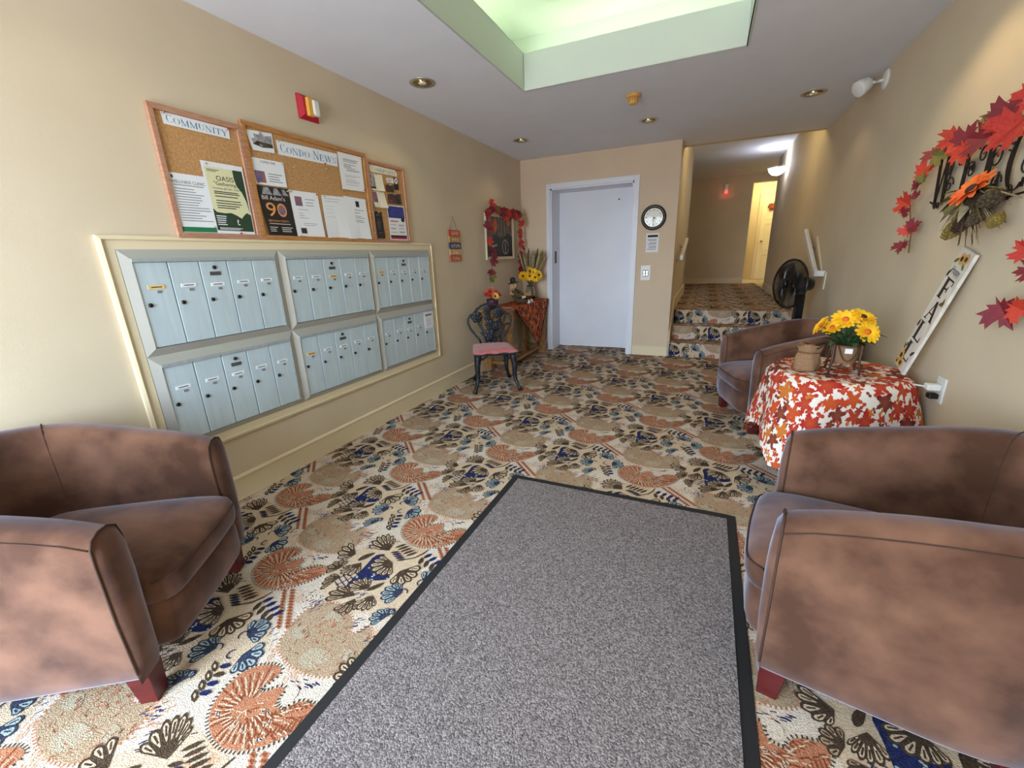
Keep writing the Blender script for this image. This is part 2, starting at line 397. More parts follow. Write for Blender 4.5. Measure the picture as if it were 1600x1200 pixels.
def put_leaf(parent, p, size, normal, spin, color, rnd):
    """one leaf of a garland, facing normal with jitter"""
    n = Vector(normal)+V(rnd.uniform(-.45, .45), rnd.uniform(-.45, .45), rnd.uniform(-.3, .6))
    x, y, z = basis(n); R_ = Matrix((x, y, z)).transposed().to_4x4() @ Matrix.Rotation(spin, 4, 'Z') @ Matrix.Scale(size, 4)
    o = bpy.data.objects.new('leaf', rnd.choice(LEAVES[color])); COL.objects.link(o); o.parent = parent
    o.matrix_local = Matrix.Translation(Vector(p)) @ R_
    return o
# ------------------------------------------------------------------ the setting
T = 0.12
struct(bx('wall_left', 'wall_paint', XL-T, XL, YF-T, YB+0.02, -0.05, H+0.02))
struct(bx('wall_right', 'wall_paint', XR, XR+T, YF-T, 9.8, -0.05, HC+0.05))
EX0, EX1, EZ1, ED = -1.954, -0.877, 2.14, 0.37      # elevator opening
mb = MB(); mb.box(XL-T, EX0, YB, YB+ED+.05, -0.05, H+.02); mb.box(EX1, XC, YB, YB+ED+.05, -0.05, H+.02); mb.box(EX0, EX1, YB, YB+ED+.05, EZ1, H+.02)
struct(mb.build('wall_back', 'back_paint'))
mb = MB(); mb.box(XL-T, GX0, YF-T, YF, -.05, H+.02); mb.box(GX1, XR+T, YF-T, YF, -.05, H+.02); mb.box(GX0, GX1, YF-T, YF, GZ1, H+.02)
struct(mb.build('wall_front', 'wall_paint'))
wn = MB()
for x in (GX0, -1.45, GX1-.06): wn.box(x, x+.06, YF-.09, YF-.03, 0, GZ1)
wn.box(GX0, GX1, YF-.09, YF-.03, 0, .1); wn.box(GX0, GX1, YF-.09, YF-.03, GZ1-.07, GZ1)
struct(wn.build('window_1', 'aluminium'))
# ceiling with the raised tray
SL = 0.05
FT = 0.012
mb = MB(); mb.box(XL-T, TL-FT, YF-T, YH, H, H+SL); mb.box(TR+FT, XR+T, YF-T, YH, H, H+SL); mb.box(TL-FT, TR+FT, TY+FT, YH, H, H+SL); mb.box(TL-FT, TR+FT, YF-T, TY0-FT, H, H+SL)
struct(mb.build('ceiling', 'ceiling_paint'))
BT = 2.757; UP = 2.985; UW = 0.30
mb = MB()
mb.box(TL-FT, TL, TY0-FT, TY+FT, H-.001, BT); mb.box(TR, TR+FT, TY0-FT, TY+FT, H-.001, BT); mb.box(TL, TR, TY, TY+FT, H-.001, BT); mb.box(TL, TR, TY0-FT, TY0, H-.001, BT)
struct(mb.build('trim_1', 'tray_paint', bevel=0.008), 'pale band around the raised ceiling tray', 'trim')
mb = MB()
mb.box(TL-UW-T, TL-UW, TY0-UW-T, TY+UW+T, H+SL-.01, UP+.05); mb.box(TR+UW, TR+UW+T, TY0-UW-T, TY+UW+T, H+SL-.01, UP+.05)
mb.box(TL-UW, TR+UW, TY+UW, TY+UW+T, H+SL-.01, UP+.05); mb.box(TL-UW, TR+UW, TY0-UW-T, TY0-UW, H+SL-.01, UP+.05)
mb.box(TL-UW-T, TR+UW+T, TY0-UW-T, TY+UW+T, UP, UP+.06)
struct(mb.build('ceiling_tray', 'tray_paint'))
# hidden tubes in the cove
for i, (a, b) in enumerate([((TL+.1, TY+.17), (TR-.1, TY+.17)), ((TL-.17, TY0+.2), (TL-.17, TY-.1)), ((TR+.17, TY0+.2), (TR+.17, TY-.1))]):
    t = thing('fluorescent_tube', ['lit tube hidden in the ceiling cove on the elevator side', 'lit tube hidden in the ceiling cove on the mailbox side', 'lit tube hidden in the ceiling cove on the right side'][i], 'lamp', group='cove tubes')
    MB().tube([(*a, H+SL+.07), (*b, H+SL+.07)], 0.016, 10).build('tube', 'tube_light', t, True)
    d = (Vector(b)-Vector(a)).normalized(); n = Vector((-d.y, d.x))
    m2 = MB(); p = [Vector(a)-n*.03, Vector(b)-n*.03, Vector(b)+n*.03, Vector(a)+n*.03]
    m2.prism([(q.x, q.y) for q in p], (0, 0, H+SL), (1, 0, 0), (0, 1, 0), (0, 0, .035)).build('batten', 'white_plastic', t)
# hall beyond the steps
HXL = -2.9
struct(bx('wall_hall_left', 'wall_paint', XC-T, XC, YB+ED+.05, 8.9, -.05, HC+.05))
mb = MB(); mb.box(XC-T, XR+T, YH, YH+.1, H, HC+.1)
struct(mb.build('wall_header', 'wall_paint'))
struct(bx('ceiling_hall', 'ceiling_paint', HXL-.1, 2.5, YH+.05, 13.3, HC, HC+.06))
mb = MB(); mb.box(HXL, 0.79, YE, YE+T, HZ-.05, HC+.02); mb.box(0.79, 2.4, YE, YE+T, 2.71, HC+.02)
struct(mb.build('wall_hall_end', 'wall_paint'))
mb = MB(); mb.box(HXL-T, HXL, 8.7, YE+T, HZ-.05, HC+.02); mb.box(HXL-T, XC, 8.7-T, 8.7, HZ-.05, HC+.02)
struct(mb.build('wall_side_passage', 'wall_paint'))
mb = MB(); mb.box(XR+T, 2.4, 9.8-T, 9.8, HZ-.05, HC+.02); mb.box(2.3, 2.42, 9.8, 13.2, HZ-.05, HC+.02); mb.box(0.68, 0.80, YE+.004, 13.2, HZ-.05, HC+.02); mb.box(0.68, 2.42, 13.1, 13.22, HZ-.05, HC+.02)
struct(mb.build('wall_far_passage', 'trim_paint'))
struct(bx('baseboard_hall_end', 'trim_paint', HXL, 0.80, YE-.015, YE, HZ, HZ+.13))
struct(bx('baseboard_hall_right', 'trim_paint', XR-.014, XR, 6.9, 9.8, HZ, HZ+.13))
# baseboards
def base_profile(h): return [(0, 0), (.014, 0), (.014, h-.022), (.018, h-.018), (.018, h-.010), (.008, h), (0, h)]
mb = MB(); mb.prism(base_profile(.147), (XL, YF, 0), (1, 0, 0), (0, 0, 1), (0, YB-YF, 0)); struct(mb.build('baseboard_left', 'trim_paint'))
mb = MB(); mb.prism(base_profile(.137), (-0.812, YB, 0), (0, -1, 0), (0, 0, 1), (XC+0.812, 0, 0)); mb.prism(base_profile(.137), (XL+.018, YB, 0), (0, -1, 0), (0, 0, 1), (-2.003-XL-.018, 0, 0))
struct(mb.build('baseboard_back', 'trim_paint'))
mb = MB(); mb.prism(base_profile(.137), (XR, YF, 0), (-1, 0, 0), (0, 0, 1), (0, 5.6-YF, 0)); struct(mb.build('baseboard_right', 'trim_paint'))
mb = MB(); mb.prism([(5.70, .18), (5.70, .33), (6.24, .70), (8.9, .70), (8.9, HZ), (6.3, HZ)], (XC, 0, 0), (0, 1, 0), (0, 0, 1), (.016, 0, 0)); struct(mb.build('baseboard_stair', 'trim_paint'))
# floor and steps
struct(bx('floor', 'carpet_cream', XL, XR, YF-T, YB+ED+.05, -.05, 0))
FLOOR = bpy.data.objects['floor']
YS = [5.70, 5.98, 6.26]; ZS = [.1765, .3533, .53]
stairs = bpy.data.objects.new('stairs', None); COL.objects.link(stairs); struct(stairs, 'three carpeted steps up to the hall', 'stairs')
for i in range(3): bx('step', 'carpet_cream', XC, XR, YS[i], YS[i]+.34 if i < 2 else YS[i]+.3, 0 if i == 0 else ZS[i-1], ZS[i], stairs, bevel=.004)
struct(bx('floor_hall', 'carpet_cream', HXL, 2.4, YS[2]+.3, 13.2, HZ-.06, HZ))

# ---- the carpet pattern: woven motifs repeated over a half-drop lattice
ORG = (-1.2994, .4155); LX, LY = .457, .4635
CM = ['carpet_orange', 'carpet_rust', 'carpet_tan', 'carpet_brown', 'carpet_blue', 'carpet_sky', 'carpet_sand', 'carpet_peach', 'carpet_cream', 'carpet_teal', 'carpet_navy']
def motif():
    out = []      # (material, layer, polygon)
    rnd = random.Random(3)
    def P(c, l, poly): out.append((c, l, poly))
    def smooth_(p, it=2):
        for _ in range(it):
            q = []
            for i in range(len(p)):
                a, b = p[i], p[(i+1) % len(p)]; q += [(a[0]*.75+b[0]*.25, a[1]*.75+b[1]*.25), (a[0]*.25+b[0]*.75, a[1]*.25+b[1]*.75)]
            p = q
        return p
    def dash(c, l, x, y, a, L, w_):
        dx, dy = math.cos(a)*L/2, math.sin(a)*L/2; nx, ny = -math.sin(a)*w_/2, math.cos(a)*w_/2
        P(c, l, [(x-dx-nx, y-dy-ny), (x+dx-nx, y+dy-ny), (x+dx+nx, y+dy+ny), (x-dx+nx, y-dy+ny)])
    def inside(p, poly):
        r = False; j = len(poly)-1
        for i in range(len(poly)):
            if (poly[i][1] > p[1]) != (poly[j][1] > p[1]) and p[0] < (poly[j][0]-poly[i][0])*(p[1]-poly[i][1])/(poly[j][1]-poly[i][1])+poly[i][0]: r = not r
            j = i
        return r
    def outline(c, l, poly, step, L, w_, radial=True, off=.006):
        cx = sum(a for a, b in poly)/len(poly); cy = sum(b for a, b in poly)/len(poly); acc = 0
        for i in range(len(poly)):
            a, b = poly[i], poly[(i+1) % len(poly)]; d = math.hypot(b[0]-a[0], b[1]-a[1]) or 1e-6
            while acc < d:
                t = acc/d; x, y = a[0]+(b[0]-a[0])*t, a[1]+(b[1]-a[1])*t
                nx, ny = (b[1]-a[1])/d, -(b[0]-a[0])/d
                if inside((x+nx*.004, y+ny*.004), poly): nx, ny = -nx, -ny
                dash(c, l, x+nx*off, y+ny*off, math.atan2(ny, nx), L, w_); acc += step
            acc -= d
    def grow(poly, d):
        cx = sum(a for a, b in poly)/len(poly); cy = sum(b for a, b in poly)/len(poly); o = []
        for a, b in poly:
            L = math.hypot(a-cx, b-cy); o.append((cx+(a-cx)*(L+d)/L, cy+(b-cy)*(L+d)/L))
        return o
    # orange paisley
    org = [(.076, .234), (.025, .207), (0, .171), (0, .12), (.014, .073), (.046, .037), (.093, .011), (.139, 0), (.186, .001), (.23, .015), (.264, .036), (.29, .063), (.318, .1), (.338, .14), (.354, .185), (.340, .194), (.310, .186), (.272, .182), (.250, .161), (.248, .141), (.231, .134), (.201, .141), (.188, .165), (.188, .191), (.162, .186), (.142, .16), (.121, .149), (.107, .159), (.116, .184), (.125, .216), (.113, .235)]
    o2 = smooth_(org); P(0, 2, o2); outline(3, 2, o2, .0125, .010, .0045)
    # rust stripes fanning over its body
    for i in range(46):
        a = math.radians(95+i*6.2); cx, cy = .135, .098
        for r0 in (.058, .086, .114, .142):
            r = r0+rnd.uniform(-.004, .004); x, y = cx+math.cos(a)*r*1.05, cy+math.sin(a)*r*.95
            if inside((x, y), o2) and inside((x+math.cos(a)*.012, y+math.sin(a)*.012), o2): dash(1 if i % 2 else 6, 3, x, y, a+rnd.uniform(-.25, .25), .026, .0046)
    for i in range(14):
        t = i/13; x, y = .20+.13*t, .06+.115*t
        for s_ in (-1, 1):
            q = (x-.018*s_, y+.018*s_)
            if inside(q, o2): dash(1, 3, q[0], q[1], 2.3+.5*s_, .026, .004)
    for i in range(9):
        x, y = .06+rnd.random()*.22, .04+rnd.random()*.09
        if inside((x, y), o2): P(6, 4, circle(x, y, .008, 8, .0045)); dash(4, 4.4, x, y, rnd.random()*3, .011, .003)
    for i in range(150):
        x, y = rnd.random()*.36, rnd.random()*.24
        if inside((x, y), o2) and math.hypot(x-.135, y-.098) < .055 or (x > .2 and inside((x, y), o2)): dash(rnd.choice((1, 6, 6)), 3.4, x, y, math.atan2(y-.098, x-.135)+rnd.uniform(-.5, .5), .018, .0042)
    P(8, 3, smooth_([(.214, .15), (.197, .195), (.21, .213), (.24, .2), (.245, .165)]))
    # ladder stem
    for k, (a, b) in enumerate((((.270, .02), (.408, -.116)), ((.300, .034), (.440, -.103)))):
        for i in range(13):
            t = i/12; x, y = a[0]+(b[0]-a[0])*t, a[1]+(b[1]-a[1])*t
            dash(0, 2, x, y, -.2+k*.3, .024, .0125); dash(1, 3, x, y, -.2+k*.3, .014, .006)
    # tan paisley
    be = smooth_([(.02, .29), (-.012, .36), (-.022, .43), (.0, .49), (.051, .519), (.149, .506), (.205, .466), (.222, .42), (.250, .438), (.262, .49), (.315, .449), (.344, .374), (.323, .308), (.273, .265), (.175, .249), (.081, .262)])
    P(2, 1, be); outline(0, 1, be, .014, .009, .006, off=.004)
    for i in range(120):
        x, y = -.03+rnd.random()*.38, .25+rnd.random()*.27
        if inside((x, y), be): dash(rnd.choice((0, 0, 1, 7)), 2, x, y, math.atan2(y-.38, x-.16)+PI/2+rnd.uniform(-.5, .5), .016, .003)
    for i in range(16):
        a = i*.55; r = .012+.0042*i; x, y = .13+r*math.cos(a), .425+r*.8*math.sin(a)
        if inside((x, y), be): dash(0, 2, x, y, a+.4, .016, .005)
    for x, y, r in ((.05, .36, .055), (.19, .31, .075), (.11, .46, .05), (.28, .36, .04)):
        P(9, 1.5, smooth_([(x+r*rnd.uniform(.5, 1.3)*math.cos(t), y+.6*r*rnd.uniform(.5, 1.2)*math.sin(t)) for t in (0, 1, 2, 3, 4, 5)], 1))
    # sand ground behind the blue cluster, then the blue body
    P(6, 0.5, smooth_([(.34, .30), (.42, .40), (.47, .47), (.58, .46), (.69, .46), (.74, .33), (.73, .24), (.70, .08), (.62, .03), (.50, .03), (.40, .08), (.36, .16)]))
    blue = smooth_([(.472, .333), (.511, .36), (.525, .332), (.52, .288), (.574, .255), (.633, .254), (.626, .223), (.527, .187), (.538, .124), (.489, .131), (.486, .204), (.483, .263)], 1)
    P(4, 2, blue)
    for i in range(60):
        x, y = .47+rnd.random()*.17, .12+rnd.random()*.24
        if inside((x, y), blue) and i % 2 == 0: P(5, 3, circle(x, y, .006, 6, .0045))
    for t in range(4): dash(4, 2.4, .435+.03*t, .172-.016*t, 1.1, .07, .004); dash(4, 2.4, .46, .125+.022*t, -.4, .07, .004)
    def fan(c, rim, n=6, dark=3, fill=6, lay=3):
        an = [math.atan2(b-c[1], a-c[0]) for a, b in rim]; rr = [math.hypot(a-c[0], b-c[1]) for a, b in rim]
        for i in range(1, len(an)):
            while an[i]-an[i-1] > PI: an[i] -= 2*PI
            while an[i]-an[i-1] < -PI: an[i] += 2*PI
        def at(t):
            q = t*(len(an)-1); i = min(int(q), len(an)-2); u = q-i
            return an[i]*(1-u)+an[i+1]*u, rr[i]*(1-u)+rr[i+1]*u
        def pt(t, s_): a, r = at(t); return (c[0]+r*s_*math.cos(a), c[1]+r*s_*math.sin(a))
        rr = [q*(1.22 if dark == 3 else 1.1) for q in rr]; poly = [c]; m_ = .05 if dark == 3 else .09
        for i in range(n):
            for u, s_ in ((0.02, .92), (.25, 1.03), (.5, 1.08), (.75, 1.03), (.98, .92)): poly.append(pt((i+u)/n, s_))
        P(dark, lay, poly)
        for i in range(n):
            P(fill, lay+1, [pt((i+.44-m_)/n, .46), pt((i+.22-m_)/n, .84), pt((i+.35-m_)/n, .94), pt((i+.5)/n, .97), pt((i+.65+m_)/n, .94), pt((i+.78+m_)/n, .84), pt((i+.56+m_)/n, .46)])
            dash(dark, lay+1.6, *pt((i+.5)/n, .74), at((i+.5)/n)[0], at((i+.5)/n)[1]*.3, .0048)
    fan((.514, .383), [(.436, .364), (.418, .427), (.449, .461), (.503, .437)], 7)
    fan((.583, .324), [(.525, .343), (.514, .286), (.574, .255), (.621, .278)], 7)
    fan((.649, .294), [(.693, .347), (.717, .288), (.701, .248), (.644, .239)], 5)
    fan((.384, .307), [(.326, .353), (.309, .313), (.334, .267), (.376, .268)], 5)
    fan((.386, .204), [(.366, .170), (.338, .205), (.356, .24), (.393, .24)], 5, fill=2)
    fan((.43, .168), [(.418, .095), (.397, .118), (.386, .146), (.40, .175)], 4, fill=2)
    fan((.45, .27), [(.405, .235), (.414, .205), (.447, .199), (.482, .235)], 6)
    fan((.593, .159), [(.543, .126), (.512, .159), (.536, .187), (.578, .194)], 6)
    fan((.636, .138), [(.599, .097), (.632, .074), (.66, .085), (.669, .118)], 5)
    fan((.567, .11), [(.497, .052), (.479, .085), (.49, .122), (.53, .13)], 4, fill=2)
    fan((.579, .098), [(.541, .043), (.571, .034), (.601, .048), (.612, .076)], 4, fill=2)
    for q in ([(.423, .271), (.421, .302), (.439, .331), (.469, .352), (.46, .317), (.445, .285)], [(.593, .146), (.593, .168), (.611, .194), (.634, .218), (.631, .188), (.616, .16)]): P(3, 5, smooth_(q, 1))
    def lens(c, l, x, y, a, L, w_):
        P(c, l, [(x+math.cos(a)*u*L-math.sin(a)*v*w_, y+math.sin(a)*u*L+math.cos(a)*v*w_) for u, v in ((-.5, 0), (-.25, .42), (.15, .5), (.5, 0), (.15, -.5), (-.25, -.42))])
    # feathered leaves beside the fans
    for i in range(5):
        t = i/4; lens(3, 3, .545+.085*t, .432-.028*t, .9, .06, .015); lens(4 if i % 2 else 3, 3, .55+.06*t, .385-.03*t, .55, .045, .014)
    P(3, 3, [(.683, .461), (.674, .425), (.655, .39), (.609, .352), (.611, .348), (.66, .385), (.68, .42), (.688, .46)])
    # pinnate sprays
    for i in range(4):
        t = i/3; lens(3, 3, -.108+.045*t, .150-.09*t, 2.6, .052, .02); lens(4 if i != 1 else 3, 3, -.075+.035*t, .165-.085*t, .45, .042, .02); lens(6, 4, -.108+.045*t, .150-.09*t, 2.6, .02, .007)
    for i in range(4):
        t = i/3; lens(3, 3, .24+.1*t, -.082-.022*t, -1.3, .05, .021); lens(4, 3, .25+.1*t, -.042-.03*t, 1.1, .046, .02)
    # light blue shells
    fan((-.175, .195), [(-.187, .135), (-.23, .145), (-.251, .178), (-.232, .218), (-.201, .230)], 6, dark=10, fill=5)
    fan((-.125, .275), [(-.164, .306), (-.135, .342), (-.105, .345), (-.072, .30), (-.073, .262)], 6, dark=10, fill=5)
    fan((-.062, .215), [(-.051, .272), (-.011, .25), (.006, .205), (-.012, .175), (-.045, .160)], 5, dark=10, fill=5)
    fan((-.155, .075), [(-.172, .028), (-.204, .045), (-.206, .078), (-.178, .102), (-.137, .106)], 6, dark=10, fill=5)
    for x, y, a in ((-.173, .2, .3), (-.097, .203, 2.2), (-.135, .27, 1.2), (-.155, .095, 0)):
        for i in range(7):
            t = a+i*.5; dash(4 if i % 3 else 3, 5, x+.016*math.cos(t), y+.016*math.sin(t), t+PI/2, .011, .005)
    P(6, 0.5, smooth_([(-.27, .15), (-.23, .26), (-.16, .36), (-.06, .34), (.0, .26), (-.03, .15), (-.12, .1), (-.2, .02), (-.23, .06)]))
    # loose stitches on the cream ground
    for cx, cy, n, c, a in ((-.125, -.02, 16, 4, .75), (.028, -.03, 10, 4, .75), (.241, .225, 14, 4, 0), (-.063, .318, 14, 4, 1.2), (-.05, -.07, 12, 4, .75), (.24, .47, 12, 4, .6), (.45, .03, 18, 4, 1.2), (.03, .27, 16, 7, 2.2), (.17, .228, 20, 7, 2.2), (.33, .47, 18, 7, .8), (.37, .42, 12, 0, .8), (.20, -.03, 14, 7, .4), (.36, .02, 12, 7, 1.5), (.12, .6, 12, 4, .8), (.14, -.05, 12, 7, .5)):
        for i in range(n): dash(c, 1.2, cx+rnd.gauss(0, .024), cy+rnd.gauss(0, .018), a+rnd.uniform(-.2, .2), .018, .0032)
    for i in range(26):
        a = i*.6; r = .008+.0016*i; dash(7 if i % 2 else 4, 1.3, .40+r*math.cos(a), .035+r*.8*math.sin(a), a+1.5, .009, .003)
    return out
def clip(poly, x0, x1, y0, y1):
    for ax, lim, sg in ((0, x0, 1), (0, x1, -1), (1, y0, 1), (1, y1, -1)):
        if not poly: return poly
        if all(sg*(p[ax]-lim) >= 0 for p in poly): continue
        o = []
        for i in range(len(poly)):
            a, b = poly[i-1], poly[i]; da, db = sg*(a[ax]-lim), sg*(b[ax]-lim)
            if da*db < 0:
                t = da/(da-db); o.append((a[0]+(b[0]-a[0])*t, a[1]+(b[1]-a[1])*t))
            if db >= 0: o.append(b)
        poly = o
    return poly
MOT = sorted(motif(), key=lambda q: q[1])
MB_ = (min(p[0] for m_ in MOT for p in m_[2]), max(p[0] for m_ in MOT for p in m_[2]), min(p[1] for m_ in MOT for p in m_[2]), max(p[1] for m_ in MOT for p in m_[2]))
def lay_carpet(name, parent, x0, x1, v0, v1, fn, detail=True):
    vs, fs, mi = [], [], []
    for i in range(-12, 14):
        for j in range(-7, 40):
            ox, oy = ORG[0]+LX*(i*2+(j % 2)), ORG[1]+LY*j
            if ox+MB_[0] > x1 or ox+MB_[1] < x0 or oy+MB_[2] > v1 or oy+MB_[3] < v0: continue
            for o_, (c, l, poly) in enumerate(MOT):
                q = clip([(a+ox, b+oy) for a, b in poly], x0, x1, v0, v1)
                if len(q) < 3: continue
                k = len(vs); vs.extend([fn(a, b, .0004+3.2e-6*o_+1.1e-6*(j % 3)) for a, b in q]); fs.append(tuple(range(k, k+len(q)))); mi.append(c)
    me = bpy.data.meshes.new(name); me.from_pydata(vs, [], fs)
    for m_ in CM: me.materials.append(MATS[m_])
    me.polygons.foreach_set('material_index', mi); me.update()
    o = bpy.data.objects.new(name, me); COL.objects.link(o); o.parent = parent; o['kind'] = 'stuff'
    return o
lay_carpet('carpet_pattern', FLOOR, XL+.02, XR-.02, YF, YB, lambda a, b, e: (a, b, e))
lay_carpet('carpet_pattern', FLOOR, EX0+.01, EX1-.01, YB, YB+ED, lambda a, b, e: (a, b, e))
vv = YS[0]
lay_carpet('carpet_pattern', FLOOR, XC, XR, YB, vv, lambda a, b, e: (a, b, e))
for i in range(3):
    z0 = 0 if i == 0 else ZS[i-1]; hh = ZS[i]-z0
    lay_carpet('carpet_pattern', stairs, XC+.018, XR, vv, vv+hh, lambda a, b, e, y=YS[i], z=z0, v=vv: (a, y-e, z+(b-v)))
    vv += hh
    if i < 2:
        dd = YS[i+1]-YS[i]
        lay_carpet('carpet_pattern', stairs, XC+.018, XR, vv, vv+dd, lambda a, b, e, y=YS[i], z=ZS[i], v=vv: (a, y+(b-v), z+e)); vv += dd
lay_carpet('carpet_pattern', bpy.data.objects['floor_hall'], -1.0, XR, vv, vv+YE-YS[2], lambda a, b, e, v=vv: (a, YS[2]+(b-v), HZ+e))
# ---- entrance mat
MX0, MX1, MY1, MY0 = -0.976, 0.246, 2.125, 0.296
t = thing('entrance_mat', 'grey woven entrance mat with black rubber border on the patterned carpet', 'mat')
m_ = MB(); b_ = .042
m_.box(MX0, MX0+b_, MY0, MY1, .002, .0065).box(MX1-b_, MX1, MY0, MY1, .002, .0065).box(MX0+b_, MX1-b_, MY1-b_, MY1, .002, .0065).box(MX0+b_, MX1-b_, MY0, MY0+b_, .002, .0065)
m_.build('border', 'rubber', t, bevel=.002)
bx('pile', 'mat_weave', MX0+b_, MX1-b_, MY0+b_, MY1-b_, .002, .010, t)
# ------------------------------------------------------------------ left wall: mailboxes in their casing
def mitre(mb, O, X, Y, N, r, w_, h_in, h_out, t=0.0):
    """four mitred strips around rectangle r=(a0,b0,a1,b1), inside width w_; profile rises from h_out to h_in along N"""
    a0, b0, a1, b1 = r; O, X, Y, N = Vector(O), Vector(X), Vector(Y), Vector(N)
    def P(a, b, h): return O+X*a+Y*b+N*h
    w4 = w_ if isinstance(w_, (tuple, list)) else (w_,)*4     # left, bottom, right, top
    ia0, ib0, ia1, ib1 = a0+w4[0], b0+w4[1], a1-w4[2], b1-w4[3]
    o = [(a0, b0), (a1, b0), (a1, b1), (a0, b1)]; i = [(ia0, ib0), (ia1, ib0), (ia1, ib1), (ia0, ib1)]
    vs = [P(*p, 0) for p in o]+[P(*p, h_out) for p in o]+[P(*p, h_in) for p in i]+[P(*p, 0) for p in i]
    fs = []
    for k in range(4):
        j = (k+1) % 4; fs += [(k, j, 4+j, 4+k), (4+k, 4+j, 8+j, 8+k), (8+k, 8+j, 12+j, 12+k), (12+k, 12+j, j, k)]
    mb.add(vs, fs)
LX_, LY_, LZ_ = (0, 1, 0), (0, 0, 1), (1, 0, 0)       # left wall plane: a = y, b = z, normal = +x
mb = MB(); mitre(mb, (XL, 0, 0), LX_, LY_, LZ_, (0.996, .378, 3.448, 1.443), .052, .012, .012)
struct(mb.build('trim_2', 'trim_paint'), 'beige casing around the mailboxes', 'trim')
mb = MB(); mitre(mb, (XL, 0, 0), LX_, LY_, LZ_, (0.990, .370, 3.456, 1.450), .018, .022, .016)
struct(mb.build('trim_3', 'trim_paint', bevel=.003), 'raised bead around the mailbox casing', 'trim')
COLS = [(1.050, 1.836, 1.088, .1412), (1.836, 2.609, 1.868, .1421), (2.609, 3.396, 2.641, .1434)]
ROWS = [(.905, 1.391, .943, 1.347), (.430, .905, .458, .859)]
lockm = MB().lathe([(.010, 0), (.010, .004), (.007, .007), (.002, .007)], n=14, axis=(1, 0, 0)).build('lock', 'black', None, True); LOCK = lockm.data; bpy.data.objects.remove(lockm)
c_ = MB().box(0, .002, -.034, .034, -.0085, .0085); co = c_.build('name_card', 'paper'); CARD = co.data; bpy.data.objects.remove(co)
c_ = MB().box(0, .002, -.034, .034, -.0085, .0085); co = c_.build('name_card', 'yellow_tape'); CARDY = co.data; bpy.data.objects.remove(co)
co = MB().box(0, .002, -.010, .010, -.006, .006).build('number_plate', 'ink_grey'); NUMP = co.data; bpy.data.objects.remove(co)
co = MB().box(0, .0007, -.022, .022, -.002, .002).build('name_line', 'ink'); NLINE = co.data; bpy.data.objects.remove(co)
def inst(name, me, parent, loc):
    o = bpy.data.objects.new(name, me); COL.objects.link(o); o.parent = parent; o.location = loc; return o
yellow = {(0, 0, 0), (1, 0, 2), (0, 1, 0), (2, 0, 0), (1, 1, 0)}
where = ['nearest the armchair', 'in the middle', 'nearest the ornate iron chair']
for ci, (ya, yb, d0, dw) in enumerate(COLS):
    for ri, (za, zb, dz0, dz1) in enumerate(ROWS):
        t = thing('mailbox_bank', '%s row bank of five aluminium mailboxes %s' % (['upper', 'lower'][ri], where[ci]), 'mailbox', group='wall mailboxes')
        d1 = d0+5*dw
        m_ = MB(); mitre(m_, (XL+.001, 0, 0), LX_, LY_, LZ_, (ya, za, yb, zb), (d0-ya, dz0-za, yb-d1, zb-dz1), .030, .012); m_.build('frame', 'aluminium_rail', t)
        bx('back_plate', 'dark_plate', XL+.001, XL+.010, d0, d1, dz0, dz1, t)
        bx('top_rail', 'aluminium', XL+.010, XL+.034, d0, d1, dz1-.012, dz1+.004, t)
        for k in range(5):
            y0 = d0+k*dw+.002; y1 = d0+(k+1)*dw-.002
            dr = bx('door', 'aluminium_door', XL+.011, XL+.026, y0, y1, dz0+.003, dz1-.013, t, bevel=.0025)
            h_ = dz1-dz0; yc = (y0+y1)/2
            if (ci, ri, k) == (2, 1, 4):
                cd_ = bx('notice_card', 'paper', XL+.026, XL+.0275, y0+.012, y1-.012, dz1-.17, dz1-.02, dr)
                m_ = MB(); m_.box(XL+.0275, XL+.028, y0+.02, y1-.02, dz1-.058, dz1-.04)
                for q in range(5): m_.box(XL+.0275, XL+.028, y0+.03, y1-.03, dz1-.085-q*.016, dz1-.082-q*.016)
                m_.build('print', 'ink_grey', cd_)
                inst('lock', LOCK, dr, (XL+.026, y0+.026, dz1-.205)); continue
            zc = dz1-.125 if k != 2 else dz1-.130
            inst('name_card', CARDY if (ri, ci, k) in {(0, 0, 0), (0, 1, 2), (0, 2, 0), (1, 1, 0)} else CARD, dr, (XL+.026, yc, zc))
            inst('name_line', NLINE, dr, (XL+.0281, yc, zc)); inst('number_plate', NUMP, dr, (XL+.026, yc+.008, zc-.022))
            inst('lock', LOCK, dr, (XL+.026, y0+.026, dz1-.205))
            if k == 2:
                inst('lock', LOCK, dr, (XL+.026, yc, dz1-.045)); bx('carrier_plate', 'dark_plate', XL+.026, XL+.028, yc-.028, yc+.028, dz1-.085, dz1-.066, dr)
# ------------------------------------------------------------------ pin boards and what is pinned on them
def board(label, ya, yb, za, zb, wood, fw):
    t = thing('notice_board', label, 'notice board', group='cork notice boards')
    bx('cork', 'cork', XL+.001, XL+.012, ya+fw*.6, yb-fw*.6, za+fw*.6, zb-fw*.6, t)
    for q in (0, 1, 2, 3):
        a, b = (ya, za), (yb, zb); i0, i1 = (ya+fw, za+fw), (yb-fw, zb-fw)
        poly = [[a, (yb, za), (i1[0], i0[1]), i0], [(yb, za), b, i1, (i1[0], i0[1])], [b, (ya, zb), (i0[0], i1[1]), i1], [(ya, zb), a, i0, (i0[0], i1[1])]][q]
        MB().prism(poly, (XL+.001, 0, 0), LX_, LY_, (.022, 0, 0)).build('frame_rail', wood, t, bevel=.003)
    return t
board('cork board in a pinkish wood frame, nearest the corner armchair', 1.312, 1.752, 1.446, 2.026, 'pink_oak', .026)
board('widest cork board in an oak frame, between the two smaller boards', 1.752, 2.697, 1.446, 2.058, 'oak', .026)
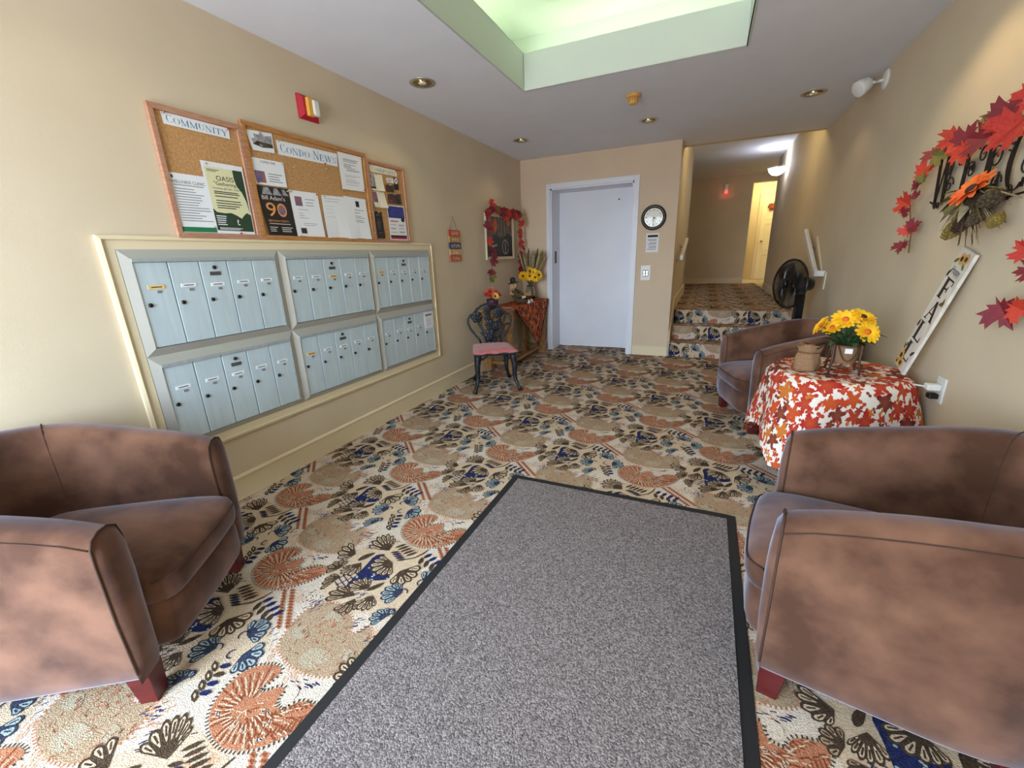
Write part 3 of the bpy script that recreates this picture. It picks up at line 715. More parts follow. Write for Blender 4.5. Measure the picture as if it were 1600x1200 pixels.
board('narrow cork board in a thin frame, nearest the hanging wooden sign', 2.699, 3.142, 1.446, 2.029, 'pink_oak', .020)
PX0 = XL+.014
PIN = MB().lathe([(.0035, 0), (.0045, .004), (.0025, .007), (.004, .012), (.001, .013)], n=10, axis=(1, 0, 0)).build('pin', 'plate_metal', None, True); PINM = PIN.data; bpy.data.objects.remove(PIN)
PINR = MB().lathe([(.0035, 0), (.0045, .004), (.0025, .007), (.004, .012), (.001, .013)], n=10, axis=(1, 0, 0)).build('pin', 'crimson', None, True); PINRM = PINR.data; bpy.data.objects.remove(PINR)
def paper(name, label, cat, quad, m_='paper', lay=0, curl=.004, pins=((.5, .97),)):
    """quad: TL, TR, BR, BL in (y, z); a thin slightly curled sheet"""
    t = thing(name, label, cat, group='sheets pinned on the boards')
    tl, tr, br, bl = [Vector(q) for q in quad]; N = 6; vs = []; fs = []
    def pt(u, v):
        p = (tl*(1-u)+tr*u)*v + (bl*(1-u)+br*u)*(1-v); return p
    ox = PX0+lay*.0016
    def x_at(u, v): return ox + curl*(1-v)**2*(.4+.6*abs(2*u-1))
    for s_ in (0, 1):
        for j in range(N+1):
            for i in range(N+1):
                p = pt(i/N, j/N); vs.append((x_at(i/N, j/N)+s_*.0005, p.x, p.y))
    n1 = (N+1)*(N+1)
    for j in range(N):
        for i in range(N):
            a = j*(N+1)+i; fs += [(a, a+N+1, a+N+2, a+1), (n1+a, n1+a+1, n1+a+N+2, n1+a+N+1)]
    MB().add(vs, fs).build('sheet', m_, t)
    def f(u, v, e=.0009): p = pt(u, v); return V(x_at(u, v)+e, p.x, p.y)
    for q, (u, v) in enumerate(pins): inst('pin', PINRM if q % 2 else PINM, t, tuple(f(u, v)))
    t_ = dict(root=t, f=f)
    return t, f
def prt(t, f, name, m_, polys, e=.0009):
    mb = MB()
    for p in polys: mb.add([f(u, v, e) for u, v in p], [tuple(range(len(p)))])
    return mb.build(name, m_, t)
def lines(u0, u1, vs, h_=.010, jit=.1, seed=1):
    r = random.Random(seed); return [rect(u0, v, u1-r.random()*jit, v+h_) for v in vs]
def wordp(t, f, name, m_, s_, u0, v0, u1, v1, e=.0009):
    mb = MB(); vs, fs = WORDS[s_]; mb.add([f(u0+(u1-u0)*a, v0+(v1-v0)*b, e) for a, b in vs], fs); return mb.build(name, m_, t)
def serifp(t, f, s_, u0, v0, u1, v1, **k):
    mb = MB(); tmp = MB(); serif(tmp, s_, (0, 0, 0), (1, 0, 0), (0, 1, 0), u1-u0, v1-v0, **k)
    mb.add([f(u0+p[0], v0+p[1]) for p in tmp.v], tmp.f); return mb.build('lettering', 'ink_blue', t)
t, f = paper('banner', 'white banner strip reading COMMUNITY in blue on the pinkish board', 'sign', [(1.368, 1.999), (1.684, 1.997), (1.681, 1.946), (1.370, 1.947)], curl=.001, pins=((.02, .9), (.98, .9)))
serifp(t, f, 'COMMUNITY', .05, .2, .97, .72, bold=1.35, big=1.25)
t, f = paper('flyer', 'white wellness clinic flyer with green band at the foot', 'flyer', [(1.330, 1.740), (1.505, 1.741), (1.507, 1.473), (1.333, 1.472)], pins=((.9, .1),))
wordp(t, f, 'title', 'ink', 'WELLNESS CLINIC', .06, .835, .95, .885); prt(t, f, 'footer_band', 'green_band', [rect(.02, .01, .99, .095)])
prt(t, f, 'logo', 'poster_green', [circle(.11, .94, .03, 10)]); prt(t, f, 'print', 'ink_grey', lines(.1, .95, [.80]+[.74-.045*i for i in range(13)], .012, .4))
t, f = paper('flyer', 'cream and dark green flyer with OASIS Gathering title', 'flyer', [(1.496, 1.817), (1.714, 1.818), (1.714, 1.468), (1.502, 1.470)], lay=2, curl=0, pins=((.1, .96), (.6, .02)))
prt(t, f, 'cream_field', 'poster_cream', [[(.05, .93), (.95, .93), (.97, .30), (.97, .08), (.05, .08)]], .0006)
prt(t, f, 'dark_shape', 'poster_green', [[(.72, .93), (.96, .93), (.97, .3), (.93, .5), (.86, .62), (.76, .7), (.72, .8)], [(.04, .36), (.12, .31), (.3, .30), (.48, .31), (.6, .28), (.72, .24), (.78, .28), (.88, .33), (.98, .30), (.98, .05), (.04, .05)]], .0009)
wordp(t, f, 'title', 'ink', 'OASIS', .28, .755, .70, .82, .0012); wordp(t, f, 'subtitle', 'ink', '"Gathering"', .2, .675, .78, .74, .0012)
wordp(t, f, 'time_line', 'ink', 'Thursdays @ 2:00 - 4:00pm', .14, .63, .84, .66, .0012)
prt(t, f, 'print', 'ink', lines(.16, .8, [.595, .57, .53, .47, .435, .40, .37], .012, .2, 4) + lines(.1, .4, [.89, .87], .008), .0012)
prt(t, f, 'white_print', 'paper', lines(.08, .42, [.25, .22, .19, .16, .13], .013, .15, 5) + lines(.1, .7, [.085, .065], .009) + [circle(.6, .2, .022, 8), rect(.58, .14, .6, .19), rect(.58, .14, .64, .155)], .0012)
t, f = paper('photograph', 'small photograph of a large grey house pinned in the corner of the oak board', 'photo', [(1.779, 2.016), (1.941, 2.029), (1.936, 1.925), (1.800, 1.918)], pins=((.5, .95),))
prt(t, f, 'image', 'photo_grey', [[(.12, .35), (.12, .6), (.25, .62), (.25, .85), (.45, .83), (.55, .93), (.68, .8), (.95, .85), (.97, .3), (.6, .22), (.3, .3)]])
prt(t, f, 'dark_hedge', 'photo_dark', [[(.1, .32), (.3, .5), (.95, .42), (.97, .24), (.5, .2)]], .0012)
t, f = paper('banner', 'white banner strip reading CONDO NEWS in blue', 'sign', [(1.961, 2.001), (2.425, 2.010), (2.416, 1.930), (1.963, 1.925)], curl=.001, pins=((.03, .92), (.75, .03)))
serifp(t, f, 'CONDO', .04, .2, .51, .66, bold=1.3, big=1.35); serifp(t, f, 'NEWS', .56, .2, .985, .66, bold=1.3, big=1.35)
t, f = paper('flyer', 'white coffee time flyer with a small colour picture', 'flyer', [(1.768, 1.881), (1.984, 1.884), (1.980, 1.748), (1.775, 1.744)], pins=((.95, .93), (.08, .06)))
wordp(t, f, 'title', 'ink', 'COFFEE TIME', .30, .84, .74, .93); prt(t, f, 'picture', 'photo_blue', [rect(.06, .08, .36, .52)]); prt(t, f, 'print', 'ink_grey', lines(.46, .92, [.44, .34, .24, .15], .03, .15))
t, f = paper('poster', 'black and gold birthday party poster with a large 90', 'poster', [(1.779, 1.738), (1.984, 1.740), (1.994, 1.470), (1.800, 1.470)], 'poster_black', 1, pins=((.95, .95),))
prt(t, f, 'stage_lights', 'photo_grey', [[(.2, .98), (.35, .98), (.44, .84), (.12, .84)], [(.52, .98), (.62, .98), (.76, .84), (.46, .84)], [(.78, .97), (.86, .97), (.98, .85), (.78, .85)]])
wordp(t, f, 'title', 'poster_white', "Bill Adam's", .08, .735, .82, .82); wordp(t, f, 'numeral', 'poster_gold', '90', .14, .40, .80, .68); wordp(t, f, 'subtitle', 'poster_gold', 'BIRTHDAY PARTY', .12, .29, .80, .33)
prt(t, f, 'portrait', 'photo_blue', [circle(.64, .54, .12, 16, .10)], .0012); prt(t, f, 'print', 'poster_white', lines(.12, .85, [.245], .01) + lines(.1, .38, [.17, .13, .09], .012) + lines(.5, .9, [.17, .13, .09], .012))
t, f = paper('flyer', 'white sheet with a blue picture beside the birthday poster', 'flyer', [(1.991, 1.738), (2.206, 1.740), (2.216, 1.468), (1.998, 1.468)], pins=((.04, .97), (.95, .97), (.1, .03)))
prt(t, f, 'picture', 'photo_blue', [rect(.14, .68, .38, .88)]); prt(t, f, 'dark_picture', 'photo_dark', [rect(.16, .08, .36, .2)]); prt(t, f, 'print', 'ink_grey', lines(.5, .85, [.83, .76, .7], .012) + lines(.2, .6, [.6, .52, .47, .42], .008, .3) + lines(.3, .8, [.3, .26], .008))
t, f = paper('sheet_of_paper', 'faded white sheet left of two overlapping sheets at the board foot', 'paper', [(2.236, 1.735), (2.440, 1.742), (2.446, 1.467), (2.232, 1.468)], lay=0, curl=.010, pins=((.1, .97),))
prt(t, f, 'print', 'ink_grey', lines(.1, .8, [.92, .86], .007) + lines(.1, .5, [.75, .68, .6, .5], .004))
t, f = paper('sheet_of_paper', 'white sheet with a small dark emblem at the oak board lower right', 'paper', [(2.428, 1.750), (2.640, 1.746), (2.655, 1.469), (2.441, 1.467)], lay=2, curl=.008, pins=((.98, .95),))
prt(t, f, 'emblem', 'ink', [rect(.5, .78, .66, .92)]); prt(t, f, 'print', 'ink', lines(.4, .9, [.7, .63, .55, .51, .45, .41], .010, .3))
t, f = paper('sheet_of_paper', 'typed white notice at the oak board upper right corner', 'paper', [(2.427, 2.026), (2.652, 2.029), (2.642, 1.797), (2.424, 1.792)], lay=2, curl=.006, pins=((.95, .95), (.97, .05)))
prt(t, f, 'print', 'ink_grey', lines(.2, .85, [.84, .81, .77], .013) + lines(.2, .75, [.7, .665, .635, .6], .013, .3) + lines(.3, .9, [.56, .53], .012) + lines(.2, .9, [.4, .36, .28, .24, .2, .14], .008, .3))
t, f = paper('banner', 'small white banner reading COMMUNITY in pale green on the narrow board', 'sign', [(2.730, 1.996), (3.046, 2.000), (3.048, 1.957), (2.735, 1.949)], 'paper_cream', curl=.001, pins=((.03, .92), (.96, .9)))
serifp(t, f, 'COMMUNITY', .08, .2, .96, .72, bold=1.4, big=1.2)
t, f = paper('booklet', 'upper cream booklet page on the narrow board', 'booklet', [(2.722, 1.938), (2.865, 1.943), (2.868, 1.826), (2.724, 1.820)], 'paper_cream', curl=.012, pins=((.5, .95),)); prt(t, f, 'picture', 'photo_grey', [rect(0, .25, .36, .98)]); prt(t, f, 'dark_strip', 'photo_dark', [rect(0, .1, .36, .24)])
t, f = paper('booklet', 'lower cream booklet page with blue picture on the narrow board', 'booklet', [(2.726, 1.815), (2.866, 1.821), (2.886, 1.706), (2.730, 1.701)], 'paper_cream', curl=.014); prt(t, f, 'picture', 'photo_blue', [rect(0.02, .32, .36, .97)])
t, f = paper('leaflet', 'tall narrow black leaflet at the foot of the narrow board', 'leaflet', [(2.728, 1.672), (2.812, 1.672), (2.815, 1.478), (2.730, 1.477)], 'poster_black', curl=.006); prt(t, f, 'print', 'ink_grey', lines(.2, .8, [.88, .84, .7, .62, .56, .5, .42, .34, .2], .018, .4))
t, f = paper('poster', 'white and navy poster with crimson footer on the narrow board', 'poster', [(2.876, 1.732), (3.094, 1.736), (3.104, 1.468), (2.880, 1.468)], lay=2, curl=0, pins=((.05, .96),))
prt(t, f, 'navy_image', 'poster_navy', [[(.03, .64), (.03, .97), (.95, .97), (.96, .64)]]); prt(t, f, 'badge', 'ink', [circle(.83, .6, .10, 14, .065)], .0012); prt(t, f, 'footer', 'crimson', [rect(.04, .03, .96, .09)]); prt(t, f, 'dark_footer', 'ink', [rect(.04, .09, .96, .14)])
prt(t, f, 'heading', 'crimson', [rect(.1, .535, .55, .56)]); prt(t, f, 'print', 'ink_grey', lines(.1, .45, [.44, .34, .32, .22], .012) + lines(.55, .9, [.44, .42, .34, .24, .22], .012))
for nm, q, m_ in (('business card with dark photo on the narrow board, left of two', [(2.896, 1.880), (2.988, 1.884), (2.986, 1.832), (2.897, 1.827)], 'photo_dark'), ('dark photo card above the navy poster', [(2.905, 1.812), (3.070, 1.828), (3.068, 1.748), (2.904, 1.746)], 'photo_dark'), ('tall black card with white disc on the narrow board', [(3.000, 1.944), (3.054, 1.946), (3.050, 1.857), (2.994, 1.855)], 'poster_black'), ('small white card beside the tall black card', [(2.908, 1.930), (2.996, 1.935), (2.993, 1.899), (2.911, 1.896)], 'paper')):
    t, f = paper('card', nm, 'card', q, m_, lay=1, curl=.003)
    if 'disc' in nm: prt(t, f, 'disc', 'paper', [circle(.5, .72, .4, 14, .24)]); prt(t, f, 'emblem', 'ink', [circle(.5, .72, .12, 8, .12)], .0012)
    elif 'white' in nm: prt(t, f, 'print', 'ink_grey', lines(.15, .9, [.6, .4, .2], .08, .3))
    else: prt(t, f, 'print', 'crimson', [rect(.08, .15, .3, .4)])
# loose pins on the bare cork
for i, (y, z) in enumerate([(2.05, 1.87), (2.155, 1.845), (2.31, 1.90), (2.305, 1.845)]): tag(inst('push_pin', PINM, None, (XL+.012, y, z)), ['leftmost', 'second from left', 'upper right', 'lower right'][i]+' of four loose push pins on the bare cork of the oak board', 'pin', 'loose push pins')
# ------------------------------------------------------------------ fire alarm strobe
t = thing('fire_alarm', 'red wall fire alarm with amber strobe above the oak board', 'fire alarm')
m_ = MB(); mitre(m_, (XL, 0, 0), LX_, LY_, LZ_, (2.166, 2.164, 2.312, 2.298), .022, .035, .012); m_.box(XL, XL+.035, 2.187, 2.291, 2.185, 2.277); m_.build('plate', 'fire_red', t)
bx('strobe_housing', 'amber', XL+.03, XL+.056, 2.205, 2.250, 2.180, 2.282, t, bevel=.005); bx('strobe_lens', 'lens', XL+.03, XL+.066, 2.236, 2.286, 2.186, 2.276, t, bevel=.012)
# ------------------------------------------------------------------ hanging wooden plank sign
t = thing('hanging_sign', 'five small coloured wooden planks hung on a cord', 'sign')
zt = 1.582; hgt = .061
for i, (m_, s_, u0, u1) in enumerate((('sign_red', 'LEAVES', .22, .84), ('sign_tan', 'falling', .2, .8), ('sign_blue', 'AUTUMN', .12, .88), ('sign_cream', 'is', .3, .7), ('sign_rust', 'Calling', .2, .82))):
    z1 = zt-i*hgt; y0, y1 = 3.768+.004*(i % 2), 3.984+.004*(i % 3)
    p = bx('plank', m_, XL+.004, XL+.016, y0, y1, z1-hgt+.004, z1, t, bevel=.002)
    mb = MB(); word(mb, s_, (XL+.0165, y0+(y1-y0)*u0, z1-hgt*.78), (0, 1, 0), (0, 0, 1), (y1-y0)*(u1-u0), hgt*.55); mb.build('lettering', 'sign_ink' if i != 1 else 'sign_ink', p)
mb = MB(); mb.tube([(XL+.008, 3.80, zt), (XL+.01, 3.868, 1.708), (XL+.008, 3.94, zt)], .002, 6); mb.build('cord', 'stem_brown', t); MB().lathe([(.004, 0), (.004, .012), (.007, .014), (.003, .016)], (XL, 3.868, 1.710), 8, (1, 0, 0)).build('nail', 'plate_metal', t)
# ------------------------------------------------------------------ framed picture and the leaf garland over it
t = thing('framed_picture', 'framed autumn photograph in cream frame above the console table', 'picture')
m_ = MB(); mitre(m_, (XL+.002, 0, 0), LX_, LY_, LZ_, (4.56, 1.278, 5.352, 1.806), .036, .012, .024); m_.build('frame', 'frame_cream', t, bevel=.003)
im = bx('image', 'picture_dark', XL+.002, XL+.010, 4.595, 5.317, 1.313, 1.771, t)
def pic(name, m_, polys, e): 
    mb = MB()
    for p in polys: mb.flat(p, (XL+.0101+e, 0, 0), LX_, LY_)
    mb.build(name, m_, im)
pic('pale_trunks', 'dried_grass', [[(4.72+.09*i, 1.58-.01*i), (4.745+.09*i, 1.58), (4.755+.085*i, 1.77), (4.73+.085*i, 1.77)] for i in range(6)], .0004)
pic('autumn_foliage', 'petal_orange', [circle(4.83, 1.68, .05, 12, .08), circle(4.68, 1.72, .03, 10, .05), circle(5.22, 1.72, .05, 10, .04)], .0008)
pic('dark_ground', 'black', [[(4.595, 1.313), (5.317, 1.313), (5.317, 1.55), (5.2, 1.60), (5.0, 1.53), (4.8, 1.57), (4.595, 1.50)]], .0012)
pic('wheel', 'photo_grey', [[(5.10+r*math.cos(a), 1.43+r*.9*math.sin(a)) for r, a in [(.10, .3*i) for i in range(21)]+[(.085, .3*i) for i in range(20, -1, -1)]]]+[[(5.09, 1.35), (5.11, 1.35), (5.11, 1.51), (5.09, 1.51)], [(4.72, 1.42), (4.86, 1.44), (4.86, 1.46), (4.72, 1.445)]], .0016)
rnd = random.Random(11)
g = thing('leaf_garland', 'red autumn leaf garland draped over the framed picture', 'garland')
path = [V(XL+.07, 4.50, 1.06), V(XL+.07, 4.56, 1.16), V(XL+.07, 4.60, 1.28), V(XL+.07, 4.55, 1.45), V(XL+.07, 4.50, 1.62), V(XL+.07, 4.50, 1.80), V(XL+.07, 4.60, 1.86), V(XL+.07, 4.8, 1.82), V(XL+.07, 5.0, 1.80), V(XL+.07, 5.2, 1.80), V(XL+.07, 5.38, 1.82), V(XL+.07, 5.42, 1.68), V(XL+.07, 5.44, 1.52), V(XL+.07, 5.46, 1.36), V(XL+.07, 5.48, 1.24), V(XL+.07, 5.40, 1.12), V(XL+.07, 5.34, 1.05)]
MB().tube(path, .004, 6).build('vine', 'stem_brown', g, True)
for i in range(len(path)-1):
    n = 4 if 5 <= i <= 9 else 2
    for k in range(n):
        p = path[i].lerp(path[i+1], (k+rnd.random()*.5)/n)+V(rnd.uniform(0, .03), rnd.uniform(-.03, .03), rnd.uniform(-.03, .03))
        put_leaf(g, p, rnd.uniform(.10, .15), (1, -.5, .1), rnd.uniform(0, 6.3), rnd.choice(['leaf_maroon', 'leaf_maroon', 'leaf_red', 'leaf_red', 'leaf_olive' if rnd.random() < .35 else 'leaf_maroon']), rnd)
# ------------------------------------------------------------------ elevator door, clock, notices on the back wall
t = bpy.data.objects.new('door_1', None); COL.objects.link(t); struct(t, 'white elevator door in a deep white frame', 'door')
bx('door_panel', 'white_paint', EX0+.02, EX1-.02, YB+ED-.03, YB+ED+.01, .008, EZ1-.01, t)
p = MB().box(EX0, EX0+.022, YB, YB+ED, 0, EZ1).box(EX1-.022, EX1, YB, YB+ED, 0, EZ1).box(EX0, EX1, YB, YB+ED, EZ1-.022, EZ1).build('jamb', 'white_paint', t)
for q in ((-2.003, EX0+.004, 0, 2.195), (EX1-.004, -.818, 0, 2.195)): bx('casing', 'white_paint', q[0], q[1], YB-.018, YB, q[2], q[3], t, bevel=.003)
bx('casing', 'white_paint', EX0+.004, EX1-.004, YB-.018, YB, EZ1-.005, 2.195, t, bevel=.003)
bx('door_stop', 'white_paint', EX1-.07, EX1-.022, YB+ED-.05, YB+ED-.03, .008, EZ1-.02, t)
bx('floor_indicator', 'black', EX0+.022, EX0+.026, YB+.12, YB+.19, 1.20, 1.36, t, bevel=.001)
MB().lathe([(.010, 0), (.010, .006), (.004, .007)], (-1.12, YB+ED-.03, 1.98), 12, (0, -1, 0)).build('key_hole', 'black', t)
bx('threshold', 'rubber', EX0+.02, EX1-.02, YB+ED-.06, YB+ED-.03, .002, .006, t)
t = thing('wall_clock', 'round wall clock with dark rim and cream face beside the elevator', 'clock')
cx, cz = -.635, 1.703
MB().lathe([(.144, 0), (.146, .012), (.138, .028), (.125, .034), (.112, .026), (.107, .016), (.10, .014)], (cx, YB, cz), 40, (0, -1, 0)).build('rim', 'dark_wood', t, True)
fc = MB().lathe([(.108, 0), (.108, .016), (.107, .017)], (cx, YB, cz), 36, (0, -1, 0)).build('face', 'clock_face', t)
mb = MB()
for s_, a in (('12', 90), ('3', 0), ('6', 270), ('9', 180)): word(mb, s_, (cx+.083*math.cos(math.radians(a))-(.013 if s_ == '12' else .008), YB-.018, cz+.083*math.sin(math.radians(a))-.010), (1, 0, 0), (0, 0, 1), .026 if s_ == '12' else .015, .02)
for k in range(12):
    if k % 3: a = k*PI/6; mb.flat([(cx+r*math.cos(a+d), cz+r*math.sin(a+d)) for r, d in ((.078, -.03), (.094, -.03), (.094, .03), (.078, .03))], (0, YB-.018, 0), (1, 0, 0), (0, 0, 1))
mb.build('numerals', 'ink', fc)
for L, a, w_ in ((.050, -25, .006), (.076, -100, .004)):
    a = math.radians(a); MB().prism([(cx-w_*math.sin(a), cz+w_*math.cos(a)), (cx+L*math.cos(a), cz+L*math.sin(a)), (cx+w_*math.sin(a), cz-w_*math.cos(a))], (0, YB-.0195, 0), (1, 0, 0), (0, 0, 1), (0, -.001, 0)).build('hand', 'ink', t)
t = thing('wall_notice', 'small white notice with dark heading below the clock', 'notice')
bx('sheet', 'paper', -.707, -.561, YB-.002, YB, 1.302, 1.522, t)
mb = MB(); mb.flat(rect(-.692, 1.478, -.572, 1.505), (0, YB-.0025, 0), (1, 0, 0), (0, 0, 1)); mb.build('heading', 'ink', t)
mb = MB()
for i, z in enumerate((1.45, 1.435, 1.41, 1.395, 1.37, 1.355, 1.335)): mb.flat(rect(-.69+.01*(i % 3), z, -.585, z+.007), (0, YB-.0025, 0), (1, 0, 0), (0, 0, 1))
mb.build('print', 'ink_grey', t)
t = thing('call_panel', 'metal elevator call panel with four square buttons', 'call panel')
bx('plate', 'white_plastic', -.752, -.637, YB-.006, YB, .966, 1.146, t, bevel=.003); kp = bx('keypad', 'black', -.727, -.659, YB-.009, YB-.006, 1.015, 1.09, t)
for a in (0, 1):
    for b in (0, 1): bx('button', 'plate_metal', -.722+.033*a, -.697+.033*a, YB-.013, YB-.009, 1.020+.035*b, 1.048+.035*b, kp, bevel=.002)
# ------------------------------------------------------------------ suede tub armchairs
def subsurf(o, lv=2):
    m = o.modifiers.new('subdivision', 'SUBSURF'); m.levels = lv; m.render_levels = lv
def soft_box(x0, x1, y0, y1, z0, z1, r, nx=5, ny=5, nz=3, bulge=(0, 0, 0)):
    """rounded cushion-like block as one closed grid mesh"""
    mb = MB(); idx = {}; vs = []; fs = []
    def vert(i, j, k):
        key = (i, j, k)
        if key in idx: return idx[key]
        u, v, w_ = 2*i/nx-1, 2*j/ny-1, 2*k/nz-1
        cx, cy, cz = (x0+x1)/2, (y0+y1)/2, (z0+z1)/2; hx, hy, hz = (x1-x0)/2, (y1-y0)/2, (z1-z0)/2
        p = V(u*hx, v*hy, w_*hz)
        c = V(max(-hx+r, min(hx-r, p.x)), max(-hy+r, min(hy-r, p.y)), max(-hz+r, min(hz-r, p.z))); d = p-c
        if d.length > r: p = c+d.normalized()*r
        p.x += bulge[0]*(1-v*v)*(1-w_*w_)*(1 if u > 0 else 0)*u; p.z += bulge[2]*(1-u*u)*(1-v*v)*(1 if w_ > 0 else 0)*w_
        idx[key] = len(vs); vs.append(p+V(cx, cy, cz)); return idx[key]
    for i in range(nx):
        for j in range(ny): fs += [(vert(i, j, 0), vert(i, j+1, 0), vert(i+1, j+1, 0), vert(i+1, j, 0)), (vert(i, j, nz), vert(i+1, j, nz), vert(i+1, j+1, nz), vert(i, j+1, nz))]
    for i in range(nx):
        for k in range(nz): fs += [(vert(i, 0, k), vert(i+1, 0, k), vert(i+1, 0, k+1), vert(i, 0, k+1)), (vert(i, ny, k), vert(i, ny, k+1), vert(i+1, ny, k+1), vert(i+1, ny, k))]
    for j in range(ny):
        for k in range(nz): fs += [(vert(0, j, k), vert(0, j, k+1), vert(0, j+1, k+1), vert(0, j+1, k)), (vert(nx, j, k), vert(nx, j+1, k), vert(nx, j+1, k+1), vert(nx, j, k+1))]
    return mb.add(vs, fs)
def armchair(label, loc, rz):
    root = thing('armchair', label, 'armchair', loc, rz, 'brown suede tub armchairs')
    HW, TH, XF = .305, .105, .335           # half width to the arm centre line, wall thickness, arm front
    # centre line of the U, from the right arm front round the back to the left arm front
    path = []
    for i in range(6): path.append((V(XF-(XF+.03)*i/6, -HW), V(0, -1)))
    for i in range(17):
        a = -PI/2-PI*i/16; c, s_ = math.cos(a), math.sin(a)
        ex = .275; q = V(-.03+ex*(abs(c)**.8)*(-1 if c < 0 else 1), HW*(abs(s_)**.8)*(1 if s_ > 0 else -1))
        n = V(c*HW, s_*ex).normalized(); path.append((q, n))
    for i in range(5, -1, -1): path.append((V(XF-(XF+.03)*i/6, HW), V(0, 1)))
    N = len(path)
    def height(p):
        t = max(0, min(1, (XF-p.x)/(XF+.31))); return .622+.145*(t**.75)
    def sect(k, inner_only=False):
        p, n = path[k]; h = height(p); t = max(0, min(1, (.05-p.x)/.42)); rk = .08*t
        def pt(o_, z): return V(p.x+n.x*(o_+rk*(z-.11)), p.y+n.y*(o_+rk*(z-.11)), z)
        h2 = TH/2
        prof = [(h2*.9, .115), (h2, .16), (h2+.006, .35), (h2+.004, h-.075), (h2+.001, h-.03), (h2*.80, h-.007), (h2*.3, h+.004), (-h2*.35, h+.002), (-h2*.85, h-.014), (-h2*1.02, h-.05), (-h2*1.05, h-.16), (-h2*.9, .34), (-h2*.7, .115)]
        return [pt(*q) for q in prof]
    S = [sect(k) for k in range(N)]; m = len(S[0]); vs = [q for s_ in S for q in s_]; fs = []
    for k in range(N-1):
        for i in range(m): fs.append((k*m+i, k*m+(i+1) % m, (k+1)*m+(i+1) % m, (k+1)*m+i))
    sh = MB().add(vs, fs).build('back_shell', 'suede', root, True); subsurf(sh, 1)
    # arm fronts: slightly bulged panels with piping
    for k, sg in ((0, 1), (N-1, -1)):
        s_ = S[k]; cx = sum((q for q in s_), V(0, 0, 0))/m
        ring2 = [q.lerp(cx, .16)+V(.016, 0, 0) for q in s_]; ring3 = [q.lerp(cx, .6)+V(.024, 0, 0) for q in s_]
        vs = list(s_)+ring2+ring3+[cx+V(.026, 0, 0)]; fs = []
        for i in range(m):
            j = (i+1) % m; fs += [(i, j, m+j, m+i), (m+i, m+j, 2*m+j, 2*m+i), (2*m+i, 2*m+j, 3*m)]
        if sg < 0: fs = [tuple(reversed(f_)) for f_ in fs]
        fp = MB().add(vs, fs).build('arm_front', 'suede', root, True)
        MB().tube([q+V(.003, 0, 0) for q in s_[1:12]], .0034, 6).build('piping', 'suede_seam', fp, True)
    # stitched seams where arms meet the back, and along the outer top edge
    for k in (9, N-10):
        s_ = S[k]; MB().tube([s_[i] for i in range(1, 12)], .0019, 5).build('seam', 'suede_seam', root, True)
    MB().tube([S[k][4] for k in range(N)], .0019, 5).build('seam', 'suede_seam', root, True)
    # seat: front apron block and crowned cushion
    wi = HW-TH/2-.006
    ap = soft_box(-.25, .395, -wi, wi, .115, .335, .035, 7, 8, 4, (.02, 0, 0)).build('seat_base', 'suede', root, True); subsurf(ap, 1)
    cu = soft_box(-.26, .410, -wi-.004, wi+.004, .275, .425, .055, 8, 8, 5, (.018, 0, .035)).build('seat_cushion', 'suede', root, True); subsurf(cu, 1)
    MB().tube([V(.407+.016*(1-(2*i/24-1)**2)-.045*max(0, abs(2*i/24-1)-.78)**2/.0484, -wi+2*wi*i/24, .384) for i in range(25)], .003, 5).build('piping', 'suede_seam', cu, True)
    for x, y in ((.30, -.29), (.30, .29), (-.22, -.22), (-.22, .22)):
        a, b = .034, .026; mb = MB()
        vs = [V(x+s_*a, y+t_*a, .118) for s_, t_ in ((-1, -1), (1, -1), (1, 1), (-1, 1))]+[V(x+s_*b+.006, y+t_*b, 0) for s_, t_ in ((-1, -1), (1, -1), (1, 1), (-1, 1))]
        mb.add(vs, [(0, 1, 2, 3), (7, 6, 5, 4)]+[(i, 4+i, 4+(i+1) % 4, (i+1) % 4) for i in range(4)]).build('leg', 'red_wood', root, bevel=.003)
    return root
def chair_at(fx, fy, ang):      # point midway between the arm fronts
    return (fx-.335*math.cos(ang), fy-.335*math.sin(ang), 0.0)
A1 = math.radians(34); armchair('brown suede tub armchair below the mailboxes', chair_at(-1.625, .685, A1), A1)
A2 = math.radians(170); armchair('brown suede tub armchair in the right foreground', chair_at(.305, 1.475, A2), A2)
A3 = math.radians(198); armchair('brown suede tub armchair between the steps and the leaf-print table', chair_at(.295, 3.58, A3), A3)

